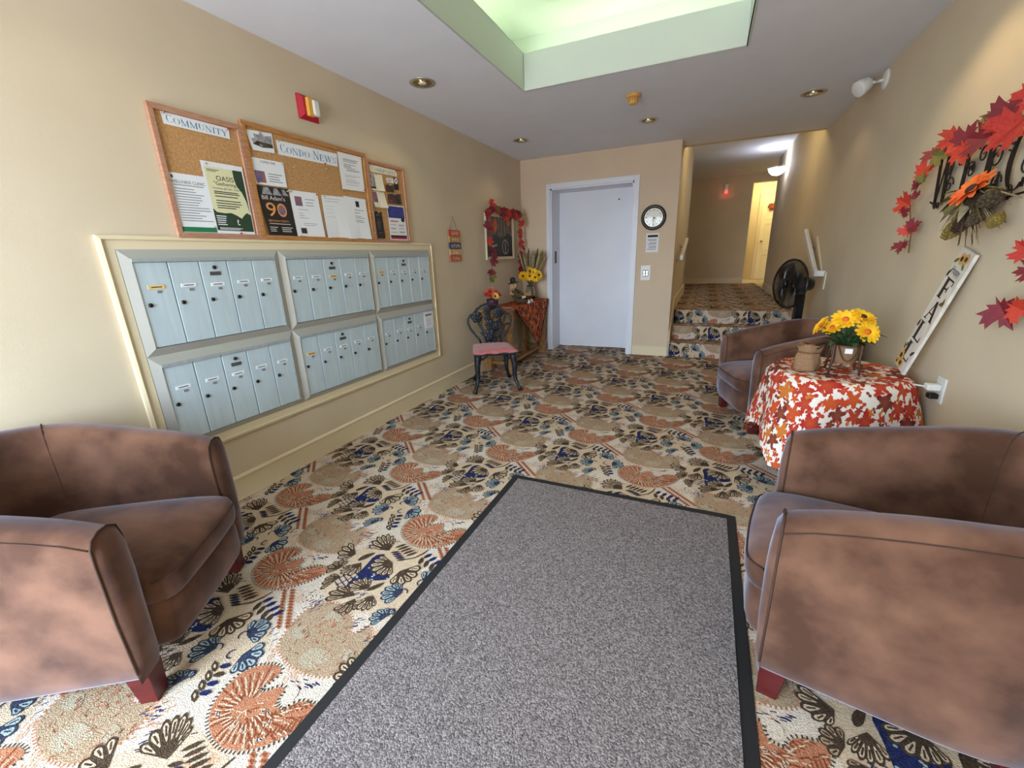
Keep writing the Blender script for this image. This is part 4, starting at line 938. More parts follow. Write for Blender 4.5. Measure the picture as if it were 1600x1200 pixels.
# ------------------------------------------------------------------ round side table under its leaf-print cloth
TX, TYc, TZ, TRr = .690, 2.705, .66, .305
t = thing('side_table', 'round side table hidden under the leaf-print cloth', 'table')
MB().lathe([(TRr-.012, TZ-.03), (TRr-.004, TZ-.026), (TRr-.004, TZ-.008), (TRr-.012, TZ-.004)], (TX, TYc, 0), 40).build('tabletop', 'pine', t)
MB().lathe([(.03, .03), (.025, .2), (.035, .4), (.03, TZ-.03)], (TX, TYc, 0), 14).build('pedestal', 'pine', t, True); MB().lathe([(.17, 0), (.17, .02), (.04, .05)], (TX, TYc, 0), 24).build('base', 'pine', t, True)
def cloth_mat():
    m = bpy.data.materials.new('leaf_print'); m.use_nodes = True; n = m.node_tree; b = n.nodes['Principled BSDF']; b.inputs['Roughness'].default_value = .85; b.inputs['Specular IOR Level'].default_value = .2
    L = n.links.new; uv = n.nodes.new('ShaderNodeUVMap')
    def M(op, a, b2=None, clamp=False):
        q = n.nodes.new('ShaderNodeMath'); q.operation = op; q.use_clamp = clamp
        for i, v in enumerate((a, b2)):
            if v is None: continue
            if isinstance(v, (int, float)): q.inputs[i].default_value = v
            else: L(v, q.inputs[i])
        return q.outputs[0]
    prev = None
    base = n.nodes.new('ShaderNodeRGB'); base.outputs[0].default_value = lin((226, 216, 204)); prev = base.outputs[0]
    # (cell scale, offset, leaf radius, maple?)
    for sc_, off, rad, mapl in ((19.0, .37, .46, False), (14.0, .9, .56, True), (9.6, .13, .78, True)):
        mp = n.nodes.new('ShaderNodeMapping'); mp.inputs['Location'].default_value = (off*7.3, off*3.1, 0); L(uv.outputs[0], mp.inputs[0])
        v = n.nodes.new('ShaderNodeTexVoronoi'); v.voronoi_dimensions = '2D'; v.inputs['Scale'].default_value = sc_; v.inputs['Randomness'].default_value = .62; L(mp.outputs[0], v.inputs['Vector'])
        s1 = n.nodes.new('ShaderNodeVectorMath'); s1.operation = 'SCALE'; L(mp.outputs[0], s1.inputs[0]); s1.inputs['Scale'].default_value = sc_
        # local position in the cell
        d = n.nodes.new('ShaderNodeVectorMath'); d.operation = 'SUBTRACT'; L(mp.outputs[0], d.inputs[0]); L(v.outputs['Position'], d.inputs[1])
        d2 = n.nodes.new('ShaderNodeVectorMath'); d2.operation = 'SCALE'; L(d.outputs[0], d2.inputs[0]); d2.inputs['Scale'].default_value = sc_
        sx_ = n.nodes.new('ShaderNodeSeparateXYZ'); L(d2.outputs[0], sx_.inputs[0]); cs = n.nodes.new('ShaderNodeSeparateColor'); L(v.outputs['Color'], cs.inputs[0])
        th = M('ADD', M('ARCTAN2', sx_.outputs[1], sx_.outputs[0]), M('MULTIPLY', cs.outputs[1], 6.283))
        r = M('SQRT', M('ADD', M('MULTIPLY', sx_.outputs[0], sx_.outputs[0]), M('MULTIPLY', sx_.outputs[1], sx_.outputs[1])))
        if mapl:
            # five pointed lobes with toothed edges
            lob = M('POWER', M('SUBTRACT', 1.0, M('ABSOLUTE', M('SINE', M('MULTIPLY', th, 2.5)))), .75); tooth = M('MULTIPLY', M('SUBTRACT', 1.0, M('ABSOLUTE', M('SINE', M('MULTIPLY', th, 12.5)))), .13)
            R_ = M('MULTIPLY', M('ADD', M('ADD', M('MULTIPLY', lob, .52), .36), tooth), M('MULTIPLY', M('ADD', M('MULTIPLY', M('COSINE', th), .12), .88), rad))
        else:
            R_ = M('MULTIPLY', M('ADD', M('MULTIPLY', M('POWER', M('ABSOLUTE', M('COSINE', th)), 2.2), .72), .26), rad)
        R_ = M('MULTIPLY', R_, M('ADD', M('MULTIPLY', cs.outputs[2], .35), .70))
        mask = M('MULTIPLY', M('SUBTRACT', R_, r), 40.0, True)
        ramp = n.nodes.new('ShaderNodeValToRGB'); ramp.color_ramp.interpolation = 'CONSTANT'; el = ramp.color_ramp.elements
        el[0].position = 0; el[0].color = lin((172, 30, 36)); el[1].position = .80; el[1].color = lin((98, 20, 40))
        for p_, c_ in ((.30, (190, 62, 34)), (.46, (190, 108, 40)), (.60, (178, 34, 40))): e = el.new(p_); e.color = lin(c_)
        L(cs.outputs[0], ramp.inputs[0])
        # paler veins towards the leaf heart
        ctr = n.nodes.new('ShaderNodeMix'); ctr.data_type = 'RGBA'; ctr.blend_type = 'MIX'; L(M('MULTIPLY', M('SUBTRACT', .55, r), .55, True), ctr.inputs[0]); L(ramp.outputs[0], ctr.inputs[6]); ctr.inputs[7].default_value = lin((196, 124, 56))
        mx = n.nodes.new('ShaderNodeMix'); mx.data_type = 'RGBA'; L(mask, mx.inputs[0]); L(prev, mx.inputs[6]); L(ctr.outputs[2], mx.inputs[7]); prev = mx.outputs[2]
    L(prev, b.inputs['Base Color']); MATS['leaf_print'] = m
cloth_mat()
def drape(name, cx, cy, z, R0, side, hem, m_, rot=0.0):
    """square cloth over a round top: flat disc, rounded edge, skirt with folds and hanging corners"""
    NA, rings = 120, []
    prof = [0, .12, .22, .29, R0-.012]
    vs, uvs, fs = [], [], []
    def drop_len(a):     # cloth left over at direction a for a square of given half side with rounded corners
        a2 = (a-rot) % (PI/2); ax = side/max(math.cos(a2), math.sin(a2)); return min(ax, side*1.22)-R0
    rows = []
    for r in prof[1:]: rows.append([(r, 0.0, r) for _ in range(NA)])
    K = 12
    for k in range(1, K+1):
        row = []
        for i in range(NA):
            a = 2*PI*i/NA; L_ = drop_len(a); s_ = L_*k/K
            fold = .5+.5*math.sin(9*a+.6*math.sin(3*a)); amp = min(1, s_/.35)
            ad = a - rot; corner = max(0, (drop_len(a)+R0-side)/(side*.22))
            out = .012*min(1, s_/.03)+amp*(.030*fold-.012)+amp*corner*.055+.10*s_
            row.append((R0+out, -min(s_, .012+max(0, s_-.012)*.965), R0+s_))
        rows.append(row)
    vs.append(V(cx, cy, z)); uvs.append((0, 0))
    for row in rows:
        for i, (r, dz, u) in enumerate(row):
            a = 2*PI*i/NA; vs.append(V(cx+r*math.cos(a), cy+r*math.sin(a), max(.02, z+dz))); uvs.append((u*math.cos(a), u*math.sin(a)))
    for i in range(NA): fs.append((0, 1+i, 1+(i+1) % NA))
    for j in range(len(rows)-1):
        for i in range(NA): fs.append((1+j*NA+i, 1+(j+1)*NA+i, 1+(j+1)*NA+(i+1) % NA, 1+j*NA+(i+1) % NA))
    o = MB().add(vs, fs).build(name, m_, None, True)
    ul = o.data.uv_layers.new(name='UVMap')
    for lp in o.data.loops: ul.data[lp.index].uv = uvs[lp.vertex_index]
    return o
cl = drape('tablecloth', TX, TYc, TZ+.004, TRr, .66, .2, 'leaf_print', rot=math.radians(10))
tag(cl, 'white tablecloth printed with red and orange autumn leaves on the round table', 'tablecloth')
# ------------------------------------------------------------------ potted yellow daisies in a wire stand
def daisy(parent, c, n, r, m_p, m_h, petals=16, cup=.25, rnd=random):
    X, Y, Z = basis(n); c = Vector(c); fl = thing_part('flower', parent)
    mb = MB()
    for ring, (rr, k, lift) in enumerate(((1.0, petals, cup), (.72, petals-3, cup+.25))):
        for i in range(k):
            a = 2*PI*(i+.5*ring)/k+rnd.uniform(-.08, .08); R1 = r*rr*rnd.uniform(.9, 1.05); d = X*math.cos(a)+Y*math.sin(a); s_ = Y*math.cos(a)-X*math.sin(a); w_ = r*.17
            lf = lift*R1
            vs = [c+d*(r*.12)-s_*w_*.4, c+d*(r*.12)+s_*w_*.4, c+d*R1*.6+s_*w_+Z*lf*.7, c+d*R1*.9+s_*w_*.7+Z*lf*.75, c+d*R1+Z*lf*.65, c+d*R1*.9-s_*w_*.7+Z*lf*.75, c+d*R1*.6-s_*w_+Z*lf*.7, c+d*R1*.5+Z*lf*.45]
            mb.add(vs, [(0, 1, 7), (1, 2, 7), (2, 3, 7), (3, 4, 7), (4, 5, 7), (5, 6, 7), (6, 0, 7)])
    o = mb.build('flower', m_p, parent, True); 
    R_ = Matrix((X, Y, Z)).transposed()
    MB().ball(c+Z*r*.10, (r*.24, r*.24, r*.13), 12, 6, R_).build('flower_heart', m_h, o, True)
    return o
def thing_part(n, p): return None
def leaf_blade(mb, base, d, L, w_, droop=.3):
    X = Vector(d).normalized(); S = X.cross(V(0, 0, 1)).normalized(); b = Vector(base); pts = []
    for i in range(6):
        t_ = i/5; c = b+X*L*t_+V(0, 0, L*(.25*t_-droop*t_*t_)); ww = w_*math.sin(PI*min(1, .12+t_*.86))
        pts += [c-S*ww+V(0, 0, ww*.3), c, c+S*ww+V(0, 0, ww*.3)]
    fs = []
    for i in range(5): fs += [(3*i, 3*i+1, 3*i+4, 3*i+3), (3*i+1, 3*i+2, 3*i+5, 3*i+4)]
    mb.add(pts, fs)
PX, PY, PZ = .695, 2.640, TZ+.004
t = thing('potted_daisies', 'yellow artificial daisies in a wire-stand pot on the round table', 'plant')
rnd = random.Random(5)
MB().lathe([(.046, .055), (.050, .06), (.066, .145), (.070, .15), (.064, .15), (.06, .135)], (PX, PY, PZ), 24).build('pot', 'burlap', t, True)
MB().lathe([(.061, .128), (.061, .136)], (PX, PY, PZ), 20).build('soil', 'soil', t)
bx('pot_label', 'paper', PX-.02, PX+.012, PY-.073, PY-.070, PZ+.115, PZ+.140, t)
for i in range(4):
    a = math.radians(40+90*i); c, s_ = math.cos(a), math.sin(a)
    MB().tube([(PX+.068*c, PY+.068*s_, PZ+.16), (PX+.080*c, PY+.080*s_, PZ+.152), (PX+.078*c, PY+.078*s_, PZ+.08), (PX+.090*c, PY+.090*s_, PZ+.004)], .0055, 8).build('stand_leg', 'wire_brown', t, True)
MB().tube([(PX+.074*math.cos(a*.2618), PY+.074*math.sin(a*.2618), PZ+.152) for a in range(24)], .004, 6, closed=True).build('stand_ring', 'wire_brown', t, True)
MB().tube([(PX+.080*math.cos(a*.2618), PY+.080*math.sin(a*.2618), PZ+.045) for a in range(24)], .0035, 6, closed=True).build('stand_ring', 'wire_brown', t, True)
for a0 in (0, 1, 2, 3):
    a = math.radians(85+90*a0); pts = []
    for i in range(9):
        u = -1+2*i/8; b_ = a+u*.55; pts.append((PX+.078*math.cos(b_), PY+.078*math.sin(b_), PZ+.15-.075*(1-u*u)))
    MB().tube(pts, .003, 6).build('stand_scroll', 'wire_brown', t, True)
tocam = (CAMP-V(PX, PY, PZ)).normalized()
right = V(tocam.y*-1, tocam.x, 0).normalized()*-1
right = Vector((-tocam.y, tocam.x, 0)).normalized()
if right.dot(_r2) < 0: right = -right
heads = [(-.175, .255, .3, (-.9, .3, .55), .062), (-.105, .245, .1, (-.3, .6, .7), .055), (-.035, .292, .25, (0, .62, .75), .070), (.065, .305, -.1, (.35, .3, .8), .068), (.105, .235, .3, (.55, .75, .5), .068), (.0, .30, -.5, (0, -.3, .9), .05)]
for i, (rx, z, fw, nn, r) in enumerate(heads):
    f3 = Vector((tocam.x, tocam.y, 0)).normalized(); c = V(PX, PY, PZ+z*.95)+right*rx*.66+f3*fw*.11
    nv = right*nn[0]+f3*nn[1]+V(0, 0, nn[2])
    MB().tube([(PX+rnd.uniform(-.02, .02), PY+rnd.uniform(-.02, .02), PZ+.13), V(PX, PY, PZ+.2)+right*rx*.4, c], .003, 6).build('stem', 'leaf_green', t, True)
    daisy(t, c, nv, r*.93, 'petal_yellow', 'flower_heart' if i not in (3,) else 'flower_dark', 15, .2, rnd)
for i in range(16):
    mb = MB(); a = 2*PI*i/16+rnd.uniform(-.15, .15); lo = i % 2
    leaf_blade(mb, (PX+.03*math.cos(a), PY+.03*math.sin(a), PZ+.155+.03*lo), (math.cos(a), math.sin(a), .3), rnd.uniform(.10, .15)*(1 if lo else .85), .024, .25+.3*rnd.random()); mb.build('leaf', 'leaf_green', t, True)
# crumpled burlap bag beside the pot
t = thing('burlap_sack', 'small crumpled burlap sack beside the daisy pot', 'sack')
BXx, BYy = .530, 2.63
vs, fs = [], []; NA = 18; pr = [(.02, 0), (.050, .002), (.058, .02), (.056, .05), (.050, .08), (.046, .105), (.052, .13), (.058, .145)]
for j, (r, z) in enumerate(pr):
    for i in range(NA):
        a = 2*PI*i/NA; q = r*(1+.13*math.sin(5*a+j*.8)+.08*math.sin(9*a-j)) ; vs.append(V(BXx+q*1.05*math.cos(a)+.012*j/7, BYy+q*.85*math.sin(a), PZ+z+.008*math.sin(3*a+j)*(j > 3)))
for j in range(len(pr)-1):
    for i in range(NA): fs.append((j*NA+i, j*NA+(i+1) % NA, (j+1)*NA+(i+1) % NA, (j+1)*NA+i))
fs.append(tuple(range(NA-1, -1, -1)))
vs.append(V(BXx+.01, BYy, PZ+.085)); k = len(vs)-1
for i in range(NA): fs.append(((len(pr)-1)*NA+i, (len(pr)-1)*NA+(i+1) % NA, k))
MB().add(vs, fs).build('bag', 'burlap', t, True); MB().tube([(BXx+.008+.052*math.cos(a*.35), BYy+.042*math.sin(a*.35), PZ+.104) for a in range(18)], .004, 6, closed=True).build('tie', 'stem_brown', t, True)
# ------------------------------------------------------------------ tall FALL sign leaning on the right wall
t = thing('fall_sign', 'tall white board sign reading Happy FALL leaning on the right wall', 'sign')
P0 = V(XR-.122, 2.715, TZ+.008-.018); P1 = V(XR-.024, 2.555, 1.262)
up_ = (P1-P0); Ls = up_.length; up_ = up_.normalized(); sd = V(0, -1, 0); sd = (sd-up_*sd.dot(up_)).normalized(); nm = sd.cross(up_).normalized()
if nm.x > 0: nm = -nm
Wd = .142
MB().prism(rect(-Wd/2, 0.04, Wd/2, Ls), P0, sd, up_, nm*-.014).build('board', 'white_wood', t, bevel=.002)
O_ = P0+nm*.0012
for i, c in enumerate('FALL'):
    mb = MB(); serif(mb, c, O_+up_*(.420-.108*i)-sd*.046, sd, up_, .10, .090, bold=1.35); mb.build('letter', 'letter_brown', t)
mb = MB(); word(mb, 'Happy', O_+up_*.522-sd*.043, sd, up_, .085, .040); mb.build('script', 'ink', t)
rn = random.Random(2)
def flatflower(mbp, mbh, cx_, cy_, r):
    for k in range(12):
        a = k*PI/6; mbp.flat([(cx_+r*.2*math.cos(a-.3), cy_+r*.2*math.sin(a-.3)), (cx_+r*.7*math.cos(a-.25), cy_+r*.7*math.sin(a-.25)), (cx_+r*math.cos(a), cy_+r*math.sin(a)), (cx_+r*.7*math.cos(a+.25), cy_+r*.7*math.sin(a+.25)), (cx_+r*.2*math.cos(a+.3), cy_+r*.2*math.sin(a+.3))], O_+nm*.0006, sd, up_)
    mbh.flat(circle(cx_, cy_, r*.38, 12), O_+nm*.0012, sd, up_)
for (x_, y_, r) in ((-.012, .600, .030), (.026, .606, .028), (-.040, .100, .034), (-.010, .070, .030), (-.052, .062, .020)):
    a_, b_ = MB(), MB(); flatflower(a_, b_, x_, y_, r); q = a_.build('painted_sunflower', 'amber' if r > .031 else 'detector', t); b_.build('painted_heart', 'flower_dark', q)
for (x_, y_, a, m_) in ((-.056, .525, 1.2, 'flower_dark'), (.04, .405, .4, 'husk'), (.05, .415, 1.8, 'husk'), (-.056, .275, 1.5, 'flower_dark'), (.05, .15, .8, 'flower_dark'), (-.058, .145, 2, 'husk'), (-.04, .165, 1.0, 'leaf_olive'), (.03, .575, 2.5, 'leaf_olive'), (-.05, .585, .6, 'leaf_olive')):
    mb = MB(); c, s_ = math.cos(a), math.sin(a); mb.flat([(x_+c*u*.022-s_*v*.009, y_+s_*u*.022+c*v*.009) for u, v in ((-1, 0), (-.3, 1), (.4, .8), (1, 0), (.4, -.8), (-.3, -1))], O_+nm*.0004, sd, up_); mb.build('painted_leaf', m_, t)
# ------------------------------------------------------------------ outlet with a plugged-in adapter on the right wall
t = thing('wall_outlet', 'white wall outlet with plug-in adapters behind the leaf-print table', 'outlet')
bx('plate', 'white_plastic', XR-.008, XR, 2.495, 2.572, .575, .695, t, bevel=.003)
bx('adapter', 'white_plastic', XR-.060, XR-.008, 2.512, 2.556, .632, .662, t, bevel=.006); bx('plug', 'black', XR-.045, XR-.008, 2.515, 2.553, .592, .616, t, bevel=.005)
MB().tube([(XR-.058, 2.535, .646), (XR-.085, 2.56, .645), (XR-.10, 2.60, .64)], .004, 6).build('cord', 'white_plastic', t, True)
# ------------------------------------------------------------------ ornate cast chair with a pink pad
t = thing('iron_chair', 'ornate black cast-iron chair with pink seat pad before the console table', 'chair', (-1.945, 3.815, 0), math.radians(-57))
FR = .395
m_ = MB(); m_.lathe([(.20, FR-.02), (.215, FR-.015), (.215, FR), (.20, FR+.006)], (0, 0, 0), 4); 
sq = [(.225, -.205), (.225, .205), (-.215, .18), (-.215, -.18)]
MB().prism(sq, (0, 0, FR-.022), (1, 0, 0), (0, 1, 0), (0, 0, .03)).build('seat_frame', 'iron', t, bevel=.012)
pd = MB(); vs = []; fs = []; n = 10
for s_ in (0, 1):
    for j in range(n+1):
        for i in range(n+1):
            u, v = i/n, j/n; hw = .195+.03*u; x = -.215+.455*u; y = -hw+2*hw*v; e = (1-(2*u-1)**6)*(1-(2*v-1)**6)
            vs.append(V(x, y, FR+.010+(s_*(.006+.026*e))-(.012*math.sin(v*PI*3)**2*(u > .9))))
k1 = (n+1)*(n+1)
for j in range(n):
    for i in range(n):
        a = j*(n+1)+i; fs += [(a, a+n+1, a+n+2, a+1), (k1+a, k1+a+1, k1+a+n+2, k1+a+n+1)]
for i in range(n):
    for (a, b) in ((i, i+1), (n*(n+1)+i+1, n*(n+1)+i), ((i+1)*(n+1), i*(n+1)), (i*(n+1)+n, (i+1)*(n+1)+n)): fs.append((a, b, k1+b, k1+a))
pd.add(vs, fs).build('seat_pad', 'pink_cushion', t, True)
def cab(x, y, fx, fy):
    pts = []; rs = []
    for i in range(11):
        u = i/10; b = math.sin(u*PI)*.022*(1-.6*u) - .030*math.sin(max(0, u-.35)/.65*PI)
        d = V(fx-x, fy-y, 0); d = d.normalized() if d.length > 0 else V(1, 0, 0)
        pts.append(V(x+(fx-x)*u**2.2, y+(fy-y)*u**2.2, (FR-.02)*(1-u)+.012*u)+d*b); rs.append(.029-.013*u+(.010 if i == 10 else 0)+(.010*(1-u)**3))
    return MB().tube(pts, rs, 8)
for x, y, fx, fy in ((.185, .175, .265, .235), (.185, -.175, .265, -.235), (-.185, .15, -.275, .20), (-.185, -.15, -.275, -.20)):
    lg = cab(x, y, fx, fy).build('leg', 'iron', t, True)
    sg = 1 if y > 0 else -1; sx_ = 1 if x > 0 else -1
    MB().tube([(x, y, .33), (x-.01*sx_, y-.05*sg, .335), (x-.01*sx_, y-.095*sg, .365), (x-.01*sx_, y-.11*sg, .385)], [.010, .012, .008, .006], 6).build('knee_scroll', 'iron', lg, True)
def bp(y, z): return V(-.205-(z-.42)*.16, y, z)     # raked back plane
half = [(.105, .41), (.12, .46), (.165, .52), (.21, .58), (.232, .64), (.228, .69), (.20, .725), (.165, .735), (.15, .755), (.125, .785), (.08, .815), (.03, .83)]
loop = [bp(-y, z) for y, z in half]+[bp(y, z) for y, z in reversed(half)]
MB().tube(loop, .0125, 8).build('back_rim', 'iron', t, True)
def rose(y, z, r):
    c = bp(y, z); mb = MB()
    for k in range(6):
        a = k*PI/3; mb.ball(c+V(-.002, math.cos(a)*r*.55, math.sin(a)*r*.55), (.010, r*.5, r*.5), 10, 5)
    for k in range(4): a = k*PI/2+.5; mb.ball(c+V(.004, math.cos(a)*r*.25, math.sin(a)*r*.25), (.012, r*.3, r*.3), 8, 5)
    return mb.build('rose', 'iron', t, True)
for y, z, r in ((-.135, .70, .062), (.0, .62, .055), (.10, .735, .058), (-.02, .765, .045), (.0, .50, .072), (-.02, .685, .04), (.06, .58, .04)): rose(y, z, r)
for y, z, a, L in ((-.10, .60, 2.3, .10), (.09, .64, .7, .11), (-.08, .52, 2.6, .09), (.09, .5, .5, .09), (.16, .67, 1.2, .09), (-.05, .44, 1.9, .08), (.05, .44, 1.2, .08), (.14, .57, .9, .08)):
    c = bp(y, z); mb = MB(); u = V(-.16*math.sin(a), math.cos(a), math.sin(a)); s_ = V(0, -math.sin(a), math.cos(a))
    mb.prism([(-L/2, 0), (-L*.2, L*.2), (L*.2, L*.16), (L/2, 0), (L*.2, -L*.16), (-L*.2, -L*.2)], c-V(.005, 0, 0), u, s_, (.010, 0, 0)); mb.build('cast_leaf', 'iron', t, bevel=.003)
for pts in (((.0, .41), (-.005, .5), (.0, .62), (.05, .70)), ((-.04, .41), (-.08, .55), (-.13, .66)), ((.04, .41), (.10, .54), (.15, .60), (.21, .62)), ((.10, .46), (.13, .56), (.11, .68))): MB().tube([bp(*q) for q in pts], .008, 7).build('cast_stem', 'iron', t, True)
# ------------------------------------------------------------------ pine console table with runner and its ornaments
CX0, CX1, CY0, CY1, CZ = XL+.022, -1.975, 4.26, 5.60, .735
t = thing('console_table', 'pine console table with turned legs against the left wall', 'table')
bx('tabletop', 'pine', CX0, CX1, CY0, CY1, CZ-.028, CZ, t, bevel=.006)
for y in (CY0+.13, CY1-.10):
    bx('apron', 'pine', CX0+.05, CX1-.05, y-.012, y+.012, CZ-.14, CZ-.028, t)
    bx('stretcher', 'pine', CX0+.05, CX1-.06, y-.022, y+.022, .085, .115, t, bevel=.004)
for x in (CX0+.03, CX1-.045): bx('apron', 'pine', x-.012, x+.012, CY0+.13, CY1-.10, CZ-.14, CZ-.028, t)
bx('stretcher', 'pine', CX1-.10, CX1-.03, CY0+.13, CY1-.10, .085, .115, t, bevel=.004)
legp = [(.046, 0), (.046, .14), (.034, .15), (.040, .17), (.030, .19), (.040, .26), (.047, .36), (.040, .43), (.030, .46), (.044, .475), (.030, .49), (.046, .505), (.046, CZ-.028)]
for x in (CX0+.05, CX1-.05):
    for y in (CY0+.13, CY1-.10):
        lg = MB().lathe(legp[1:12], (x, y, 0), 16).build('leg', 'pine', t, True, angle=.6)
        bx('leg_block', 'pine', x-.045, x+.045, y-.045, y+.045, 0, .145, lg, bevel=.004); bx('leg_block', 'pine', x-.045, x+.045, y-.045, y+.045, .50, CZ-.029, lg, bevel=.004)
def runner_mat():
    m = bpy.data.materials.new('runner_print'); m.use_nodes = True; n = m.node_tree; b = n.nodes['Principled BSDF']; b.inputs['Roughness'].default_value = .85
    tc_ = n.nodes.new('ShaderNodeTexCoord'); mp = n.nodes.new('ShaderNodeMapping'); mp.inputs['Scale'].default_value = (1, 1.6, .8); n.links.new(tc_.outputs['Object'], mp.inputs[0])
    v = n.nodes.new('ShaderNodeTexVoronoi'); v.inputs['Scale'].default_value = 34; v.distance = 'MANHATTAN'; n.links.new(mp.outputs[0], v.inputs['Vector'])
    cs = n.nodes.new('ShaderNodeSeparateColor'); n.links.new(v.outputs['Color'], cs.inputs[0]); r = n.nodes.new('ShaderNodeValToRGB'); r.color_ramp.interpolation = 'CONSTANT'; el = r.color_ramp.elements
    el[0].color = lin((70, 24, 16)); el[1].position = .72; el[1].color = lin((196, 66, 20))
    for p_, c_ in ((.25, (150, 44, 20)), (.45, (206, 92, 24)), (.6, (104, 34, 18)), (.86, (214, 140, 52))): e = el.new(p_); e.color = lin(c_)
    n.links.new(cs.outputs[0], r.inputs[0]); n.links.new(r.outputs[0], b.inputs['Base Color']); MATS['runner_print'] = m
runner_mat()
t = thing('table_runner', 'orange leaf-print cloth hanging in a point over the console table front', 'cloth')
mb = MB(); A_, B_, APX = 4.47, 5.60, (5.215, .14); rows = 10; vs = []; fs = []
NC = 14
vs += [V(CX0+.03, A_+.25+(B_-A_-.35)*i/NC, CZ+.003) for i in range(NC+1)]
vs += [V(CX1-.004, A_+(B_-A_)*i/NC, CZ+.003) for i in range(NC+1)]
for r in range(rows+1):
    q = r/rows
    for i in range(NC+1):
        u = i/NC; y = (A_+(B_-A_)*u)*(1-q)+APX[0]*q; z = (CZ-.004)*(1-q)+APX[1]*q
        vs.append(V(CX1+.006+.008*math.sin(u*9+q*2)*min(1, q*3)*(1-q*.5), y, z))
W_ = NC+1
for r in range(rows+2):
    for i in range(NC): fs.append((r*W_+i, r*W_+i+1, (r+1)*W_+i+1, (r+1)*W_+i))
mb.add(vs, fs).build('cloth', 'runner_print', t, True)
o_ = 2*W_; MB().tube([vs[o_+r*W_]+V(.002, 0, 0) for r in range(rows+1)], .006, 6).build('border', 'black', t, True); MB().tube([vs[o_+r*W_+NC]+V(.002, 0, 0) for r in range(rows+1)], .006, 6).build('border', 'black', t, True)
tag(bx('folded_paper', 'paper', -2.16, -2.0, 4.30, 4.52, CZ+.0, CZ+.003), 'white sheet of paper lying on the console table end', 'paper')
tag(bx('folded_paper', 'sign_rust', -2.12, -1.99, 4.28, 4.46, CZ+.003, CZ+.005), 'salmon sheet of paper on top of the white sheet on the console', 'paper')
rnd = random.Random(21)
# red flower pot
t = thing('flower_pot', 'purple pot of red and orange silk flowers at the console table end', 'plant')
px, py = -2.215, 4.38
MB().lathe([(.045, 0), (.062, .03), (.070, .09), (.066, .12), (.058, .12)], (px, py, CZ), 20).build('pot', 'pot_purple', t, True)
for i in range(13):
    a = rnd.uniform(0, 6.28); r = rnd.uniform(.02, .11); c = V(px+r*math.cos(a)*.8, py+r*math.sin(a), CZ+.17+rnd.uniform(-.03, .05)-.2*r)
    MB().tube([(px, py, CZ+.11), c], .003, 5).build('stem', 'leaf_olive', t); daisy(t, c, V(.6+math.cos(a), -.6+math.sin(a), .9), rnd.uniform(.034, .05), rnd.choice(['leaf_red', 'leaf_red', 'leaf_orange', 'petal_orange', 'amber']), 'flower_dark', 11, .45, rnd)
for i in range(6): mb = MB(); a = i*1.05; leaf_blade(mb, (px, py, CZ+.12), (math.cos(a), math.sin(a), .3), .13, .022, .3); mb.build('leaf', 'leaf_olive', t, True)
# seated scarecrow doll
t = thing('scarecrow_doll', 'seated cloth scarecrow doll with black hat on the console table', 'doll')
dx, dy = -2.14, 4.88
def skin(name, pts, edges, rad, m_, par):
    me = bpy.data.meshes.new(name); me.from_pydata(pts, edges, []); me.materials.append(MATS[m_]); o = bpy.data.objects.new(name, me); COL.objects.link(o); o.parent = par
    sk = o.modifiers.new('skin', 'SKIN'); 
    for i, r in enumerate(rad): me.skin_vertices[0].data[i].radius = (r, r)
    me.skin_vertices[0].data[0].use_root = True
    s2 = o.modifiers.new('sub', 'SUBSURF'); s2.levels = 2; s2.render_levels = 2
    return o
def ensure_skin(name, pts, edges, rad, m_, par):
    me = bpy.data.meshes.new(name); me.from_pydata(pts, edges, []); me.materials.append(MATS[m_])
    bm = bmesh.new(); bm.from_mesh(me); ly = bm.verts.layers.skin.verify(); bm.verts.ensure_lookup_table()
    for i, v in enumerate(bm.verts): v[ly].radius = (rad[i], rad[i]); v[ly].use_root = (i == 0)
    bm.to_mesh(me); bm.free()
    o = bpy.data.objects.new(name, me); COL.objects.link(o); o.parent = par
    o.modifiers.new('skin', 'SKIN'); s2 = o.modifiers.new('sub', 'SUBSURF'); s2.levels = 2; s2.render_levels = 2
    return o
q = lambda a, b, z: (dx+a, dy+b, CZ+z)
ensure_skin('body', [q(-.01, -.02, .048), q(-.02, -.03, .12), q(-.02, -.03, .17), q(-.015, -.025, .198), q(.02, -.085, .155), q(.07, -.07, .10), q(.09, -.01, .085), q(.03, .04, .155), q(.09, .055, .11), q(.11, .02, .09), q(.05, -.05, .042), q(.12, -.03, .05), q(.15, .03, .035), q(.04, .05, .042), q(.10, .09, .05), q(.14, .14, .035)],
     [(0, 1), (1, 2), (2, 3), (2, 4), (4, 5), (5, 6), (2, 7), (7, 8), (8, 9), (0, 10), (10, 11), (11, 12), (0, 13), (13, 14), (14, 15)], [.045, .046, .036, .020, .022, .020, .014, .022, .020, .014, .028, .024, .020, .028, .024, .020], 'doll_olive', t)
hd = MB().ball(q(-.005, -.03, .232), (.036, .036, .042), 14, 9).build('head', 'doll_skin', t, True)
MB().ball(q(.030, -.035, .228), .007, 8, 5).build('nose', 'sign_rust', hd, True)
for s_ in (-1, 1): MB().ball(q(.028, -.035+.014*s_, .242), .005, 8, 5).build('eye', 'black', hd, True)
MB().tube([q(.027, -.052, .215), q(.031, -.042, .209), q(.031, -.030, .209), q(.028, -.020, .215)], .002, 5).build('mouth', 'crimson', hd, True)
for k in range(14):
    a = math.radians(60+k*18); MB().tube([q(-.005+.034*math.cos(a), -.03+.034*math.sin(a), .255), q(-.005+.046*math.cos(a), -.03+.046*math.sin(a), .215), q(-.005+.05*math.cos(a), -.03+.05*math.sin(a), .165)], [.008, .008, .003], 6).build('yarn_hair', 'doll_tan', hd, True)
